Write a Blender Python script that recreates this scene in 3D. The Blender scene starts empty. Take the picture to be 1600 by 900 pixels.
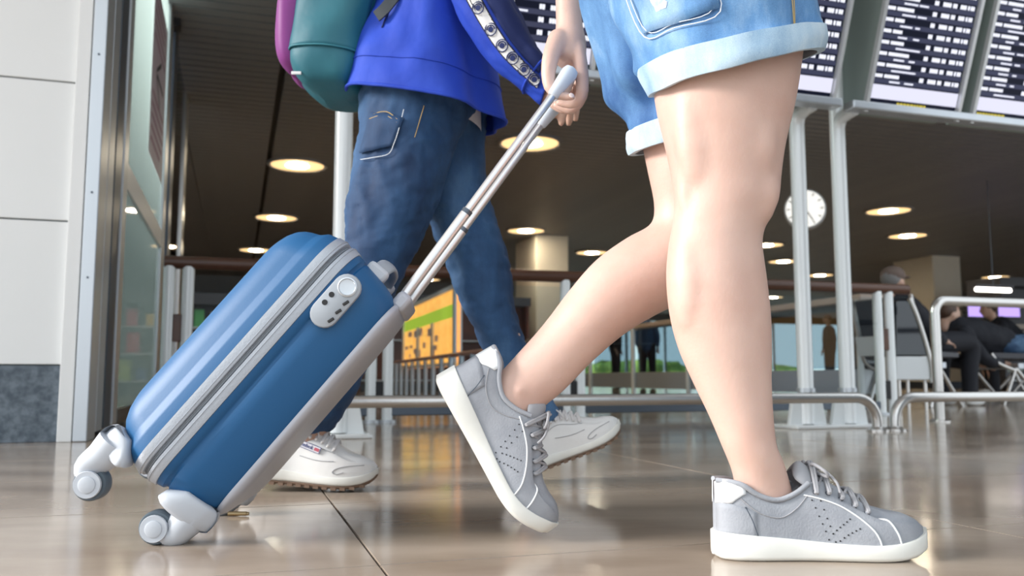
import bpy, bmesh, math, random
from mathutils import Vector, Matrix, noise as mnoise
random.seed(7)
PI = math.pi
sc = bpy.context.scene
COL = sc.collection

# ------------------------------------------------------------------ camera, sky, sun, exposure
F = 1355.0                        # focal length in pixels of a 1600 x 900 frame
CAM_H = 0.24
PITCH = math.atan(140.0 / F)
cam_d = bpy.data.cameras.new('camera'); cam = bpy.data.objects.new('camera', cam_d); COL.objects.link(cam)
cam.location = (0, 0, CAM_H); cam.rotation_euler = (PI/2 + PITCH, 0, 0)
cam_d.sensor_width = 36.0; cam_d.lens = 36.0 * F / 1600.0; cam_d.clip_start = 0.02; cam_d.clip_end = 300
cam_d.dof.use_dof = True; cam_d.dof.focus_distance = 1.27; cam_d.dof.aperture_fstop = 6.3
sc.camera = cam

w = bpy.data.worlds.new('overcast_sky'); sc.world = w; w.use_nodes = True
bg = w.node_tree.nodes['Background']; bg.inputs[0].default_value = (0.86, 0.94, 1.0, 1); bg.inputs[1].default_value = 1.06

sun_d = bpy.data.lights.new('sun', 'SUN'); sun = bpy.data.objects.new('sun', sun_d); COL.objects.link(sun)
sun_d.energy = 4.6; sun_d.angle = math.radians(24); sun_d.color = (1.0, 0.97, 0.93)
sun.rotation_euler = Vector((0.90, 0.16, -0.41)).to_track_quat('-Z', 'Y').to_euler()

sc.view_settings.view_transform = 'Standard'; sc.view_settings.look = 'None'
sc.view_settings.gamma = 1.0; sc.view_settings.use_curve_mapping = False
sc.view_settings.exposure = 0.66

# ------------------------------------------------------------------ survey helpers
CP, SP = math.cos(PITCH), math.sin(PITCH)
def at(px, py, d):
    """point that stands at horizontal distance d in the direction of a photo pixel"""
    a = (px - 800.0) / F; b = (450.0 - py) / F
    y = CP - b*SP; z = SP + b*CP
    k = d / y
    return Vector((a*k, d, CAM_H + z*k))
PHI = math.radians(17.6)          # the building is turned against the view
CB, SB = math.cos(PHI), math.sin(PHI)
def B(u, v, z=0.0): return Vector((u*CB - v*SB, u*SB + v*CB, z))
def UV(p): return (p.x*CB + p.y*SB, p.y*CB - p.x*SB)

# ------------------------------------------------------------------ mesh helpers
class MB:
    def __init__(s): s.v = []; s.f = []
    def add(s, vs, fs):
        o = len(s.v); s.v += [Vector(p) for p in vs]; s.f += [tuple(i+o for i in f) for f in fs]; return s
    def box(s, c, size, rot=None):
        c = Vector(c); hx, hy, hz = size[0]/2, size[1]/2, size[2]/2
        vs = [Vector((x*hx, y*hy, z*hz)) for z in (-1, 1) for y in (-1, 1) for x in (-1, 1)]
        if rot is not None: vs = [rot @ p for p in vs]
        return s.add([p + c for p in vs], [(0,2,3,1),(4,5,7,6),(0,1,5,4),(2,6,7,3),(0,4,6,2),(1,3,7,5)])
    def span(s, a, b):
        a, b = Vector(a), Vector(b); return s.box((a+b)/2, (abs(b.x-a.x), abs(b.y-a.y), abs(b.z-a.z)))
    def prism(s, poly, off):
        n = len(poly); off = Vector(off); vs = [Vector(p) for p in poly]; vs += [p + off for p in vs]
        fs = [tuple(range(n))[::-1], tuple(range(n, 2*n))] + [(i, (i+1) % n, (i+1) % n + n, i+n) for i in range(n)]
        return s.add(vs, fs)
    def loft(s, rings, cap0=True, cap1=True, closed=False, ring_closed=True):
        n = len(rings[0]); m = len(rings); vs = [p for r in rings for p in r]; fs = []
        for j in range(m if closed else m-1):
            k = (j+1) % m
            for i in range(n if ring_closed else n-1):
                i2 = (i+1) % n
                fs.append((j*n+i, j*n+i2, k*n+i2, k*n+i))
        if not closed:
            if cap0: fs.append(tuple(range(n))[::-1])
            if cap1: fs.append(tuple((m-1)*n + i for i in range(n)))
        return s.add(vs, fs)
    def tube(s, path, r, seg=12, cap=True, closed=False):
        path = [Vector(p) for p in path]; n = len(path)
        rs = r if isinstance(r, (list, tuple)) else [r]*n
        rings = []; up = None
        for i, p in enumerate(path):
            if closed: t = path[(i+1) % n] - path[i-1]
            else: t = path[min(i+1, n-1)] - path[max(i-1, 0)]
            t.normalize()
            if up is None:
                up = Vector((0, 0, 1)) if abs(t.z) < 0.9 else Vector((0, 1, 0))
            e1 = (up - t*up.dot(t)).normalized(); up = e1; e2 = t.cross(e1)
            rings.append([p + (e1*math.cos(2*PI*k/seg) + e2*math.sin(2*PI*k/seg))*rs[i] for k in range(seg)])
        return s.loft(rings, cap, cap, closed)
    def ell(s, c, r, seg=18, rot=None):
        c = Vector(c); vs = []; fs = []; h = seg//2
        for j in range(1, h):
            t = PI*j/h
            for i in range(seg):
                a = 2*PI*i/seg; vs.append(Vector((r[0]*math.sin(t)*math.cos(a), r[1]*math.sin(t)*math.sin(a), r[2]*math.cos(t))))
        vs += [Vector((0, 0, r[2])), Vector((0, 0, -r[2]))]
        for j in range(h-2):
            for i in range(seg):
                i2 = (i+1) % seg; fs.append((j*seg+i, (j+1)*seg+i, (j+1)*seg+i2, j*seg+i2))
        T, Bt = len(vs)-2, len(vs)-1
        for i in range(seg):
            i2 = (i+1) % seg; fs.append((T, i, i2)); fs.append((Bt, (h-2)*seg+i2, (h-2)*seg+i))
        if rot is not None: vs = [rot @ p for p in vs]
        return s.add([p + c for p in vs], fs)
    def lathe(s, prof, seg=24, M=None):
        rings = [[Vector((r*math.cos(2*PI*k/seg), r*math.sin(2*PI*k/seg), z)) for k in range(seg)] for r, z in prof]
        if M is not None: rings = [[M @ p for p in r] for r in rings]
        return s.loft(rings)
    def xform(s, M): s.v = [M @ p for p in s.v]; return s
    def mesh(s, name):
        me = bpy.data.meshes.new(name); me.from_pydata([tuple(p) for p in s.v], [], s.f); me.update()
        b = bmesh.new(); b.from_mesh(me); bmesh.ops.recalc_face_normals(b, faces=b.faces); b.to_mesh(me); b.free()
        return me

def cr(P, t):
    """Catmull-Rom through a list of equal-length tuples or vectors, t in 0..len-1"""
    n = len(P); i = min(int(t), n-2); f = t - i
    p0, p1, p2, p3 = P[max(i-1, 0)], P[i], P[i+1], P[min(i+2, n-1)]
    def one(a, b, c, d): return 0.5*((2*b) + (c-a)*f + (2*a-5*b+4*c-d)*f*f + (3*b-a-3*c+d)*f**3)
    if isinstance(p1, Vector): return Vector([one(a, b, c, d) for a, b, c, d in zip(p0, p1, p2, p3)])
    if isinstance(p1, (tuple, list)): return tuple(one(a, b, c, d) for a, b, c, d in zip(p0, p1, p2, p3))
    return one(p0, p1, p2, p3)
def smooth_path(P, k=6):
    P = [Vector(p) for p in P]; n = (len(P)-1)*k
    return [cr(P, i/k) for i in range(n+1)]
def smooth_vals(V, k=6): return [cr(V, i/k) for i in range((len(V)-1)*k+1)]

def link(o, parent=None):
    COL.objects.link(o)
    if parent is not None: o.parent = parent
    return o
def obj(name, mb, mat, parent=None, smooth=40, bevel=0, sub=0, solid=0, kind=None, label=None):
    me = mb.mesh(name) if isinstance(mb, MB) else mb
    if mat is not None:
        me.materials.clear(); me.materials.append(mat)
    if smooth:
        me.shade_smooth()
        if smooth < 180: me.set_sharp_from_angle(angle=math.radians(smooth))
    o = bpy.data.objects.new(name, me); link(o, parent)
    if solid:
        m = o.modifiers.new('solid', 'SOLIDIFY'); m.thickness = solid; m.offset = -1
    if bevel:
        m = o.modifiers.new('bevel', 'BEVEL'); m.width = bevel; m.segments = 2; m.limit_method = 'ANGLE'; m.angle_limit = math.radians(40)
    if sub:
        m = o.modifiers.new('sub', 'SUBSURF'); m.levels = sub; m.render_levels = sub
    if kind: o['kind'] = kind
    if label: o['label'] = label
    return o
def tag(o, label, cat, group=None):
    o['label'] = label; o['category'] = cat
    if group: o['group'] = group
    return o
def thing(name, label, cat, loc=(0, 0, 0), rotz=0.0, group=None):
    o = bpy.data.objects.new(name, None); o.empty_display_size = 0.1; link(o)
    o.location = loc; o.rotation_euler = (0, 0, rotz)
    return tag(o, label, cat, group)
def struct(name, mb, mat, **k):
    o = obj(name, mb, mat, **k); o['kind'] = 'structure'; return o
def share(src, parent, loc=None):
    c = src.copy(); link(c); c.parent = parent
    if loc is not None: c.location = loc
    return c
def remesh(mb, voxel, it=6, fac=0.5, name='m'):
    me = mb.mesh(name); o = bpy.data.objects.new('tmp', me); COL.objects.link(o)
    m = o.modifiers.new('r', 'REMESH'); m.mode = 'VOXEL'; m.voxel_size = voxel
    if it:
        m = o.modifiers.new('s', 'SMOOTH'); m.iterations = it; m.factor = fac
    dg = bpy.context.evaluated_depsgraph_get(); dg.update()
    out = bpy.data.meshes.new_from_object(o.evaluated_get(dg)); out.name = name
    bpy.data.objects.remove(o); bpy.data.meshes.remove(me)
    return out
def text_mesh(s, size, name='lettering', ext=0.0004):
    c = bpy.data.curves.new('t', 'FONT'); c.body = s; c.size = size; c.extrude = ext; c.align_x = 'CENTER'; c.align_y = 'CENTER'; c.resolution_u = 3
    o = bpy.data.objects.new('t', c); COL.objects.link(o)
    dg = bpy.context.evaluated_depsgraph_get(); dg.update()
    me = bpy.data.meshes.new_from_object(o.evaluated_get(dg)); me.name = name
    bpy.data.objects.remove(o); bpy.data.curves.remove(c)
    return me

# ------------------------------------------------------------------ materials
def mat(name, col, rough=0.5, metal=0.0, col2=None, scale=8.0, bump=0.0, bscale=None, emit=None, estr=0.0, coat=0.0, sss=0.0, trans=0.0, alpha=1.0, stretch=None, spec=None, detail=4.0, ior=None, world=False):
    m = bpy.data.materials.new(name); m.use_nodes = True; nt = m.node_tree; n = nt.nodes; l = nt.links
    b = n['Principled BSDF']
    b.inputs['Base Color'].default_value = (*col, 1); b.inputs['Roughness'].default_value = rough; b.inputs['Metallic'].default_value = metal
    if coat: b.inputs['Coat Weight'].default_value = coat; b.inputs['Coat Roughness'].default_value = 0.08
    if sss: b.inputs['Subsurface Weight'].default_value = sss; b.inputs['Subsurface Radius'].default_value = (0.02, 0.008, 0.004); b.inputs['Subsurface Scale'].default_value = 0.5
    if trans: b.inputs['Transmission Weight'].default_value = trans
    if spec is not None: b.inputs['Specular IOR Level'].default_value = spec
    if ior: b.inputs['IOR'].default_value = ior
    b.inputs['Alpha'].default_value = alpha
    if emit: b.inputs['Emission Color'].default_value = (*emit, 1); b.inputs['Emission Strength'].default_value = estr
    if world:
        g = n.new('ShaderNodeNewGeometry'); src = g.outputs['Position']
    else:
        g = n.new('ShaderNodeTexCoord'); src = g.outputs['Object']
    if stretch:
        mp = n.new('ShaderNodeMapping'); mp.inputs['Scale'].default_value = stretch; l.new(src, mp.inputs['Vector']); src = mp.outputs[0]
    if col2:
        t = n.new('ShaderNodeTexNoise'); t.inputs['Scale'].default_value = scale; t.inputs['Detail'].default_value = detail; l.new(src, t.inputs['Vector'])
        r = n.new('ShaderNodeValToRGB'); r.color_ramp.elements[0].color = (*col, 1); r.color_ramp.elements[1].color = (*col2, 1)
        r.color_ramp.elements[0].position = 0.35; r.color_ramp.elements[1].position = 0.65
        l.new(t.outputs['Fac'], r.inputs[0]); l.new(r.outputs[0], b.inputs['Base Color'])
    if bump:
        t2 = n.new('ShaderNodeTexNoise'); t2.inputs['Scale'].default_value = bscale or scale*4; t2.inputs['Detail'].default_value = 3; l.new(src, t2.inputs['Vector'])
        bp = n.new('ShaderNodeBump'); bp.inputs['Strength'].default_value = bump; bp.inputs['Distance'].default_value = 0.01
        l.new(t2.outputs['Fac'], bp.inputs['Height']); l.new(bp.outputs[0], b.inputs['Normal'])
    return m
def emis(name, col, strength):
    m = bpy.data.materials.new(name); m.use_nodes = True; nt = m.node_tree; nt.nodes.clear()
    e = nt.nodes.new('ShaderNodeEmission'); e.inputs[0].default_value = (*col, 1); e.inputs[1].default_value = strength
    o = nt.nodes.new('ShaderNodeOutputMaterial'); nt.links.new(e.outputs[0], o.inputs[0]); return m
def glass(name, col, rough=0.02, ior=1.5):
    """thin architectural pane: mostly clear, Fresnel gloss on top"""
    m = bpy.data.materials.new(name); m.use_nodes = True; nt = m.node_tree; nt.nodes.clear(); n = nt.nodes; l = nt.links
    t = n.new('ShaderNodeBsdfTransparent'); t.inputs[0].default_value = (*col, 1)
    g = n.new('ShaderNodeBsdfGlossy'); g.inputs['Roughness'].default_value = rough
    fr = n.new('ShaderNodeFresnel'); fr.inputs[0].default_value = ior
    mx = n.new('ShaderNodeMixShader'); l.new(fr.outputs[0], mx.inputs[0]); l.new(t.outputs[0], mx.inputs[1]); l.new(g.outputs[0], mx.inputs[2])
    o = n.new('ShaderNodeOutputMaterial'); l.new(mx.outputs[0], o.inputs[0]); return m
def floor_mat(name, joints=False):
    m = mat(name, (0.29, 0.225, 0.175), rough=0.17, col2=(0.46, 0.385, 0.315), scale=1.7, stretch=(1, 2.2, 1), detail=9, world=True, spec=0.55)
    nt = m.node_tree; n = nt.nodes; l = nt.links; b = n['Principled BSDF']
    g = n.new('ShaderNodeNewGeometry')
    t = n.new('ShaderNodeTexNoise'); t.inputs['Scale'].default_value = 6; t.inputs['Detail'].default_value = 6; l.new(g.outputs['Position'], t.inputs['Vector'])
    mr = n.new('ShaderNodeMapRange'); mr.inputs['To Min'].default_value = 0.08; mr.inputs['To Max'].default_value = 0.19; l.new(t.outputs['Fac'], mr.inputs[0]); l.new(mr.outputs[0], b.inputs['Roughness'])
    if joints:
        mp = n.new('ShaderNodeMapping'); mp.inputs['Rotation'].default_value = (0, 0, -PHI); l.new(g.outputs['Position'], mp.inputs['Vector'])
        br = n.new('ShaderNodeTexBrick'); br.offset = 0; br.inputs['Scale'].default_value = 1; br.inputs['Brick Width'].default_value = 0.955; br.inputs['Row Height'].default_value = 0.573; br.inputs['Mortar Size'].default_value = 0.003
        l.new(mp.outputs[0], br.inputs['Vector'])
        src = b.inputs['Base Color'].links[0].from_socket
        mx = n.new('ShaderNodeMixRGB'); l.new(br.outputs['Fac'], mx.inputs[0]); l.new(src, mx.inputs[1]); mx.inputs[2].default_value = (0.05, 0.04, 0.035, 1); l.new(mx.outputs[0], b.inputs['Base Color'])
    return m

M = {}
M['tile'] = floor_mat('marble_tile'); M['floor_far'] = floor_mat('marble_far', True)
M['grout'] = mat('grout', (0.06, 0.05, 0.045), 0.9)
M['slat'] = mat('ceiling_slat', (0.235, 0.24, 0.25), 0.5, col2=(0.27, 0.27, 0.275), scale=2)
M['void'] = mat('ceiling_void', (0.14, 0.125, 0.115), 0.9)
M['white_panel'] = mat('white_panel', (0.93, 0.935, 0.93), 0.35, col2=(0.90, 0.91, 0.905), scale=1.5)
M['joint'] = mat('panel_joint', (0.42, 0.46, 0.48), 0.8)
M['granite'] = mat('granite', (0.07, 0.095, 0.125), 0.5, col2=(0.17, 0.21, 0.25), scale=38, detail=8)
M['alu'] = mat('aluminium', (0.62, 0.65, 0.68), 0.38, 0.75, col2=(0.55, 0.58, 0.62), scale=3, stretch=(1, 1, 0.1))
M['alu_pale'] = mat('pale_aluminium', (0.72, 0.74, 0.76), 0.42, 0.35)
M['dark_alu'] = mat('dark_aluminium', (0.10, 0.12, 0.15), 0.35, 0.6)
M['rubber'] = mat('black_rubber', (0.02, 0.02, 0.022), 0.6)
M['steel'] = mat('brushed_steel', (0.62, 0.60, 0.58), 0.28, 1.0, bump=0.05, bscale=80)
M['post_white'] = mat('white_lacquered_metal', (0.86, 0.89, 0.90), 0.3, 0.15)
M['pane'] = glass('clear_glass', (0.58, 0.68, 0.64), ior=1.15); M['pane_blue'] = glass('blue_grey_glass', (0.83, 0.90, 0.93), ior=1.22); M['pane_dark'] = glass('smoked_glass', (0.36, 0.43, 0.50), ior=1.35)
dg_ = glass('daylit_haze_glass', (0.84, 0.93, 0.91), ior=1.2); M['pane_daylit'] = dg_
_n = dg_.node_tree.nodes; _l = dg_.node_tree.links; _o = [x for x in _n if x.type == 'OUTPUT_MATERIAL'][0]; _m = [x for x in _n if x.type == 'MIX_SHADER'][0]
_t = _n.new('ShaderNodeBsdfTranslucent'); _t.inputs[0].default_value = (0.80, 0.90, 0.87, 1); _x = _n.new('ShaderNodeMixShader'); _x.inputs[0].default_value = 0.30  # translucent haze mixed in to imitate pale daylight on the door pane
_l.new(_m.outputs[0], _x.inputs[1]); _l.new(_t.outputs[0], _x.inputs[2]); _l.new(_x.outputs[0], _o.inputs[0])
M['wood'] = mat('brown_handrail', (0.075, 0.030, 0.018), 0.35, col2=(0.11, 0.045, 0.025), scale=12, stretch=(0.1, 1, 1))
M['cabinet'] = mat('grey_green_cabinet', (0.30, 0.36, 0.34), 0.5)
M['screen_off'] = mat('screen_navy', (0.004, 0.005, 0.012), 0.45, emit=(0.02, 0.03, 0.09), estr=0.10, spec=0.15)
M['screen_row'] = mat('screen_row', (0.010, 0.012, 0.025), 0.45, emit=(0.10, 0.11, 0.20), estr=0.30, spec=0.15)
M['glyph'] = emis('glyph_white', (0.86, 0.88, 1.0), 0.85); M['banner'] = emis('banner_lilac', (0.72, 0.72, 0.88), 0.75); M['glyph_y'] = emis('glyph_yellow', (0.75, 0.62, 0.08), 0.6)
M['pillar'] = mat('pillar_plaster', (0.90, 0.83, 0.70), 0.6, col2=(0.86, 0.79, 0.66), scale=2)
M['wall_far'] = mat('far_wall', (0.30, 0.27, 0.25), 0.7, col2=(0.24, 0.21, 0.20), scale=0.6)
M['shop_dark'] = mat('shop_dark', (0.045, 0.045, 0.055), 0.4)
M['shop_red'] = mat('shop_brown', (0.20, 0.07, 0.045), 0.5, col2=(0.13, 0.05, 0.035), scale=3)
M['lamp_core'] = emis('lamp_core', (1.0, 0.86, 0.64), 52.0); M['lamp_dish'] = mat('lamp_dish', (0.75, 0.62, 0.42), 0.35, emit=(1.0, 0.66, 0.30), estr=0.85)
M['tube_light'] = emis('tube_light', (1.0, 0.93, 0.85), 5.0)
# ------------------------------------------------------------------ floor with single marble tiles
TU, TV, U0, V0 = 0.955, 0.573, 0.184, 1.145
ua, ub, va, vb = U0 - 5*TU, U0 + 8*TU, V0 - 4*TV, V0 + 9*TV
fl = MB()
def quad(mb, u0, u1, v0, v1, z): mb.add([B(u0, v0, z), B(u1, v0, z), B(u1, v1, z), B(u0, v1, z)], [(0, 1, 2, 3)])
quad(fl, -30, 60, vb, 70, 0); quad(fl, -30, ua, -25, vb, 0); quad(fl, ub, 34, -25, vb, 0); quad(fl, ua, ub, -25, va, 0)
floor = struct('floor', fl, M['floor_far'], smooth=0)
gr = MB(); quad(gr, ua, ub, va, vb, -0.004); obj('grout_bed', gr, M['grout'], floor, smooth=0)
tb = MB(); g = 0.0022
tb.add([(g, g, 0), (TU-g, g, 0), (TU-g, TV-g, 0), (g, TV-g, 0), (g-.0012, g-.0012, -.006), (TU-g+.0012, g-.0012, -.006), (TU-g+.0012, TV-g+.0012, -.006), (g-.0012, TV-g+.0012, -.006)],
       [(0, 1, 2, 3), (4, 5, 1, 0), (5, 6, 2, 1), (6, 7, 3, 2), (7, 4, 0, 3)])
first = None
for i in range(-5, 8):
    for j in range(-4, 9):
        loc = B(U0 + i*TU, V0 + j*TV, random.uniform(-.0003, .0))
        if first is None:
            first = obj('tile', tb, M['tile'], floor, smooth=0); o = first
        else: o = share(first, floor)
        o.location = loc; o.rotation_euler = (0, 0, PHI)

# ------------------------------------------------------------------ ceiling of slats
HC = 3.0
cl = MB()
for (u0, u1, v0, v1) in [(-.62, 30, 4.6, 34), (-4, -.62, 9.25, 34)]:
    cl.add([B(u0, v0, HC+.09), B(u1, v0, HC+.09), B(u1, v1, HC+.09), B(u0, v1, HC+.09), B(u0, v0, HC+.4), B(u1, v0, HC+.4), B(u1, v1, HC+.4), B(u0, v1, HC+.4)],
           [(0, 1, 2, 3), (4, 5, 6, 7), (0, 1, 5, 4), (1, 2, 6, 5), (2, 3, 7, 6), (3, 0, 4, 7)])
ceiling = struct('ceiling', cl, M['void'], smooth=0)
slatA = slatB = None; k = 0; v = 4.65
while v < 33.8:
    pit = 0.145 if v < 16 else 0.29
    wd = pit*0.80
    key = 0 if v < 16 else 1
    if k == 0 or (key == 1 and slatA['wide'] == 0):
        a = MB(); a.box((-.46, wd/2, .03), (.90, wd, .06)); slatA = obj('slat', a, M['slat'], ceiling, smooth=0); slatA['wide'] = key; oa = slatA
        b_ = MB(); b_.box((15.0, wd/2, .03), (29.3, wd, .06)); slatB = obj('slat', b_, M['slat'], ceiling, smooth=0); slatB['wide'] = key; ob = slatB
    else: oa = share(slatA, ceiling); ob = share(slatB, ceiling)
    for o in (oa, ob): o.location = B(0.30 if o is oa else 0.0, v, HC); o.rotation_euler = (0, 0, PHI)
    if v > 9.3:
        if not slatA.get('ext'):
            e_ = MB(); e_.box((-2.75, wd/2, .03), (3.66, wd, .06)); slatE = obj('slat', e_, M['slat'], ceiling, smooth=0); slatA['ext'] = 1; oe = slatE
        else: oe = share(slatE, ceiling)
        oe.location = B(.30, v, HC); oe.rotation_euler = (0, 0, PHI)
    v += pit; k += 1

# unseen canopy added overhead to shade the foreground
cn = MB(); cn.prism([B(-6, -.4, 4.0), B(3.85, -.4, 4.0), B(3.85, 4.6, 4.0), B(-6, 4.6, 4.0)], (0, 0, .2)); struct('shade_canopy', cn, M['white_panel'], smooth=0)
# ------------------------------------------------------------------ white clad wall, left
UG, VG = -0.584, 3.65
wl = MB()
poly = [B(-7, VG+.03), B(UG-.035, VG+.03), B(UG-.035, VG+.33), B(-7, VG+.33)]
wl.prism([(p.x, p.y, 0) for p in poly], (0, 0, 4.2)); wall_left = struct('wall_left', wl, M['joint'], smooth=0)
def wall_piece(name, u0, u1, z0, z1, m, th=.03):
    p = MB(); p.box((0, 0, 0), (u1-u0, th, z1-z0)); o = obj(name, p, m, wall_left, smooth=0, bevel=.002)
    o.location = B((u0+u1)/2, VG+.03-th/2, (z0+z1)/2); o.rotation_euler = (0, 0, PHI)
for i in range(3):
    u1 = UG - .037 - i*2.1; u0 = u1 - 2.094
    wall_piece('granite_plinth', u0, u1, 0.0, .284, M['granite'])
    z = .29
    while z < 4.0:
        z1 = min(z + .548 if z > .3 else .841, 4.2); wall_piece('panel', u0, u1, z, z1-.007, M['white_panel']); z = z1
wh = MB(); wh.box((0, 0, 2.0), (.05, .05, 4.0)); o = struct('trim_1', wh, M['white_panel'], smooth=0, bevel=.003); o.location = B(UG-.02, VG+.005, 0); o.rotation_euler = (0, 0, PHI)

# ------------------------------------------------------------------ glazed entrance screen that runs into the hall
door = bpy.data.objects.new('door_1', None); link(door); door.location = B(UG, VG); door.rotation_euler = (0, 0, PHI); door['kind'] = 'structure'
def dpart(name, x0, x1, y0, y1, z0, z1, m, bevel=.004, par=None):
    p = MB(); p.span((x0, y0, z0), (x1, y1, z1)); return obj(name, p, m, par or door, smooth=0, bevel=bevel)
j = dpart('jamb', .01, .06, -.03, .16, 0, 3.2, M['alu'])
for zz in (.95, .62, 1.50): 
    s = MB(); s.tube([(.035, -.03, zz), (.035, -.033, zz)], .0045, 10); obj('screw', s, M['dark_alu'], j)
dpart('seal', .02, .035, .16, .25, 0, 3.2, M['rubber']); dpart('stile', .01, .05, .25, .42, .02, 3.2, M['alu'])
dpart('seal', .02, .035, .42, .52, 0, 3.2, M['rubber']); dpart('stile', .01, .042, .52, .74, .02, 3.2, M['dark_alu']); dpart('stile', .01, .048, .77, .92, .02, 3.2, M['alu'])
dpart('stile', .01, .048, 3.0, 3.25, .02, 3.2, M['alu']); dpart('stile', .01, .055, 3.4, 3.7, .02, 3.2, M['dark_alu']); dpart('stile', .01, .05, 5.1, 5.45, .02, 3.2, M['steel'])
dpart('pane', .025, .032, .92, 3.0, .06, 3.2, M['pane_daylit'], 0); dpart('pane', .025, .032, 3.7, 5.1, .06, 3.2, M['pane_dark'], 0)
dpart('glazing_rail', .015, .045, .92, 3.0, 1.17, 1.30, M['alu_pale']); dpart('bottom_rail', .01, .05, .92, 5.45, .015, .09, M['dark_alu']); dpart('head_rail', .0, .08, -.03, 5.45, 3.2, 3.34, M['alu'])
sg = thing('door_notice', 'pale paper notice with a black arrow stuck on the glass door', 'notice', B(UG, VG), PHI)
p = MB(); p.span((.0335, 1.95, 1.62), (.0345, 2.95, 2.75)); obj('paper', p, mat('notice_paper', (0.60, 0.55, 0.58), 0.6, col2=(0.55, 0.45, 0.50), scale=2), sg, smooth=0)
p = MB()
for k in range(14):
    if 5 <= k <= 8: continue
    p.span((.0346, 2.05, 1.72 + k*.075), (.0352, 2.05 + random.uniform(.6, .82), 1.75 + k*.075))
obj('text_lines', p, mat('notice_ink', (0.35, 0.20, 0.26), 0.7), sg, smooth=0)
p = MB()
for s_ in (1, -1): p.add([(.0356, 2.25, 2.21), (.0356, 2.25, 2.21+.03*s_), (.0356, 2.55, 2.21+.17*s_), (.0356, 2.55, 2.21+.13*s_)], [(0, 1, 2, 3)])
p.add([(.0356, 2.30, 2.195), (.0356, 2.30, 2.225), (.0356, 2.75, 2.225), (.0356, 2.75, 2.195)], [(0, 1, 2, 3)])
obj('arrow', p, M['rubber'], sg, smooth=0)
sb = thing('ceiling_sensor', 'small black box hanging from the ceiling beside the glass door', 'sensor', at(277, 20, 6.5), PHI)
p = MB(); p.box((0, 0, 0), (.06, .14, .26)); obj('housing', p, M['rubber'], sb, bevel=.01)
p = MB(); p.span((-.02, -.02, .12), (.02, .02, HC+.02-sb.location.z)); obj('bracket', p, M['dark_alu'], sb)

# hall side and back walls
w2 = MB(); w2.prism([B(-4.2, VG+.35), B(-4.0, VG+.35), B(-4.0, 34), B(-4.2, 34)], (0, 0, 3.4)); struct('wall_side', w2, M['white_panel'], smooth=0)
VB = 34.0
wb = MB()
def wbox(mb, u0, u1, z0, z1, v=VB, t=.3): mb.prism([B(u0, v, z0), B(u1, v, z0), B(u1, v+t, z0), B(u0, v+t, z0)], (0, 0, z1-z0))
wbox(wb, -4, 30, 2.7, 3.4); wbox(wb, -4, 11, 0, 2.7); wbox(wb, 27, 30, 0, 2.7)
struct('wall_back', wb, M['wall_far'], smooth=0)
wv = MB(); wv.prism([B(3.65, -6), B(3.85, -6), B(3.85, 2.4), B(3.65, 2.4)], (0, 0, 3.6)); struct('shade_wall', wv, M['granite'], smooth=0)  # unseen dark wall added to darken the right-hand sides of the figures
wr = MB(); wr.prism([B(30, 8), B(30.2, 8), B(30.2, 34), B(30, 34)], (0, 0, 3.4)); struct('wall_right', wr, M['wall_far'], smooth=0)
for n_, (u0, u1) in enumerate([(11, 16), (16, 21.5), (21.5, 27)]):
    wn = bpy.data.objects.new('window_%d' % (n_+1), None); link(wn); wn['kind'] = 'structure'; wn.location = B(u0, VB+.1); wn.rotation_euler = (0, 0, PHI)
    L = u1-u0
    for k in range(4):
        p = MB(); p.span((k*L/3-.05, 0, 0), (k*L/3+.05, .12, 2.7)); obj('mullion', p, M['alu_pale'], wn, smooth=0)
    for k in range(3):
        p = MB(); p.add([(k*L/3+.05, .05, .08), ((k+1)*L/3-.05, .05, .08), ((k+1)*L/3-.05, .05, 2.7), (k*L/3+.05, .05, 2.7)], [(0, 1, 2, 3)]); obj('pane', p, M['pane'], wn, smooth=0)
M['leaf'] = mat('hedge_leaf', (0.10, 0.20, 0.03), 0.6, col2=(0.32, 0.42, 0.08), scale=3)
for n_, (u, wd, h, lab) in enumerate([(13, 3.0, .9, 'low green hedge outside the left rear window'), (20.5, 3.4, 1.2, 'tall green hedge outside the middle rear window'), (28.5, 3.0, 1.0, 'green hedge outside the right rear window')]):
    p = MB(); p.ell((0, 0, h*.5), (wd, .8, h*.55), 28)
    for q in p.v: q += Vector((mnoise.noise(q*2.2), mnoise.noise(q*2.2+Vector((9, 0, 0))), mnoise.noise(q*2.2+Vector((0, 9, 0)))))*.28; q.z = max(q.z, 0)
    o = tag(obj('hedge', p, M['leaf'], None), lab, 'hedge', 'hedges outside the rear windows'); o.location = B(u+1.5, 46)

# ------------------------------------------------------------------ pillars
def pillar(px, d, w_, dp, lab):
    c = at(px, 590, d); t = thing('pillar', lab, 'pillar', (c.x, c.y, 0), PHI, 'square hall pillars')
    p = MB(); p.span((0, 0, 0), (w_, dp, HC+.03)); obj('shaft', p, M['pillar'], t, smooth=0, bevel=.03)
    p = MB(); p.span((-.015, -.015, 0), (w_+.015, dp+.015, .15)); obj('plinth', p, M['dark_alu'], t, smooth=0, bevel=.01)
pillar(838, 16.6, .68, 1.3, 'cream square pillar behind the trailing bare leg'); pillar(1466, 19.5, .80, 1.25, 'tan square pillar beyond the seated travellers')

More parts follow.
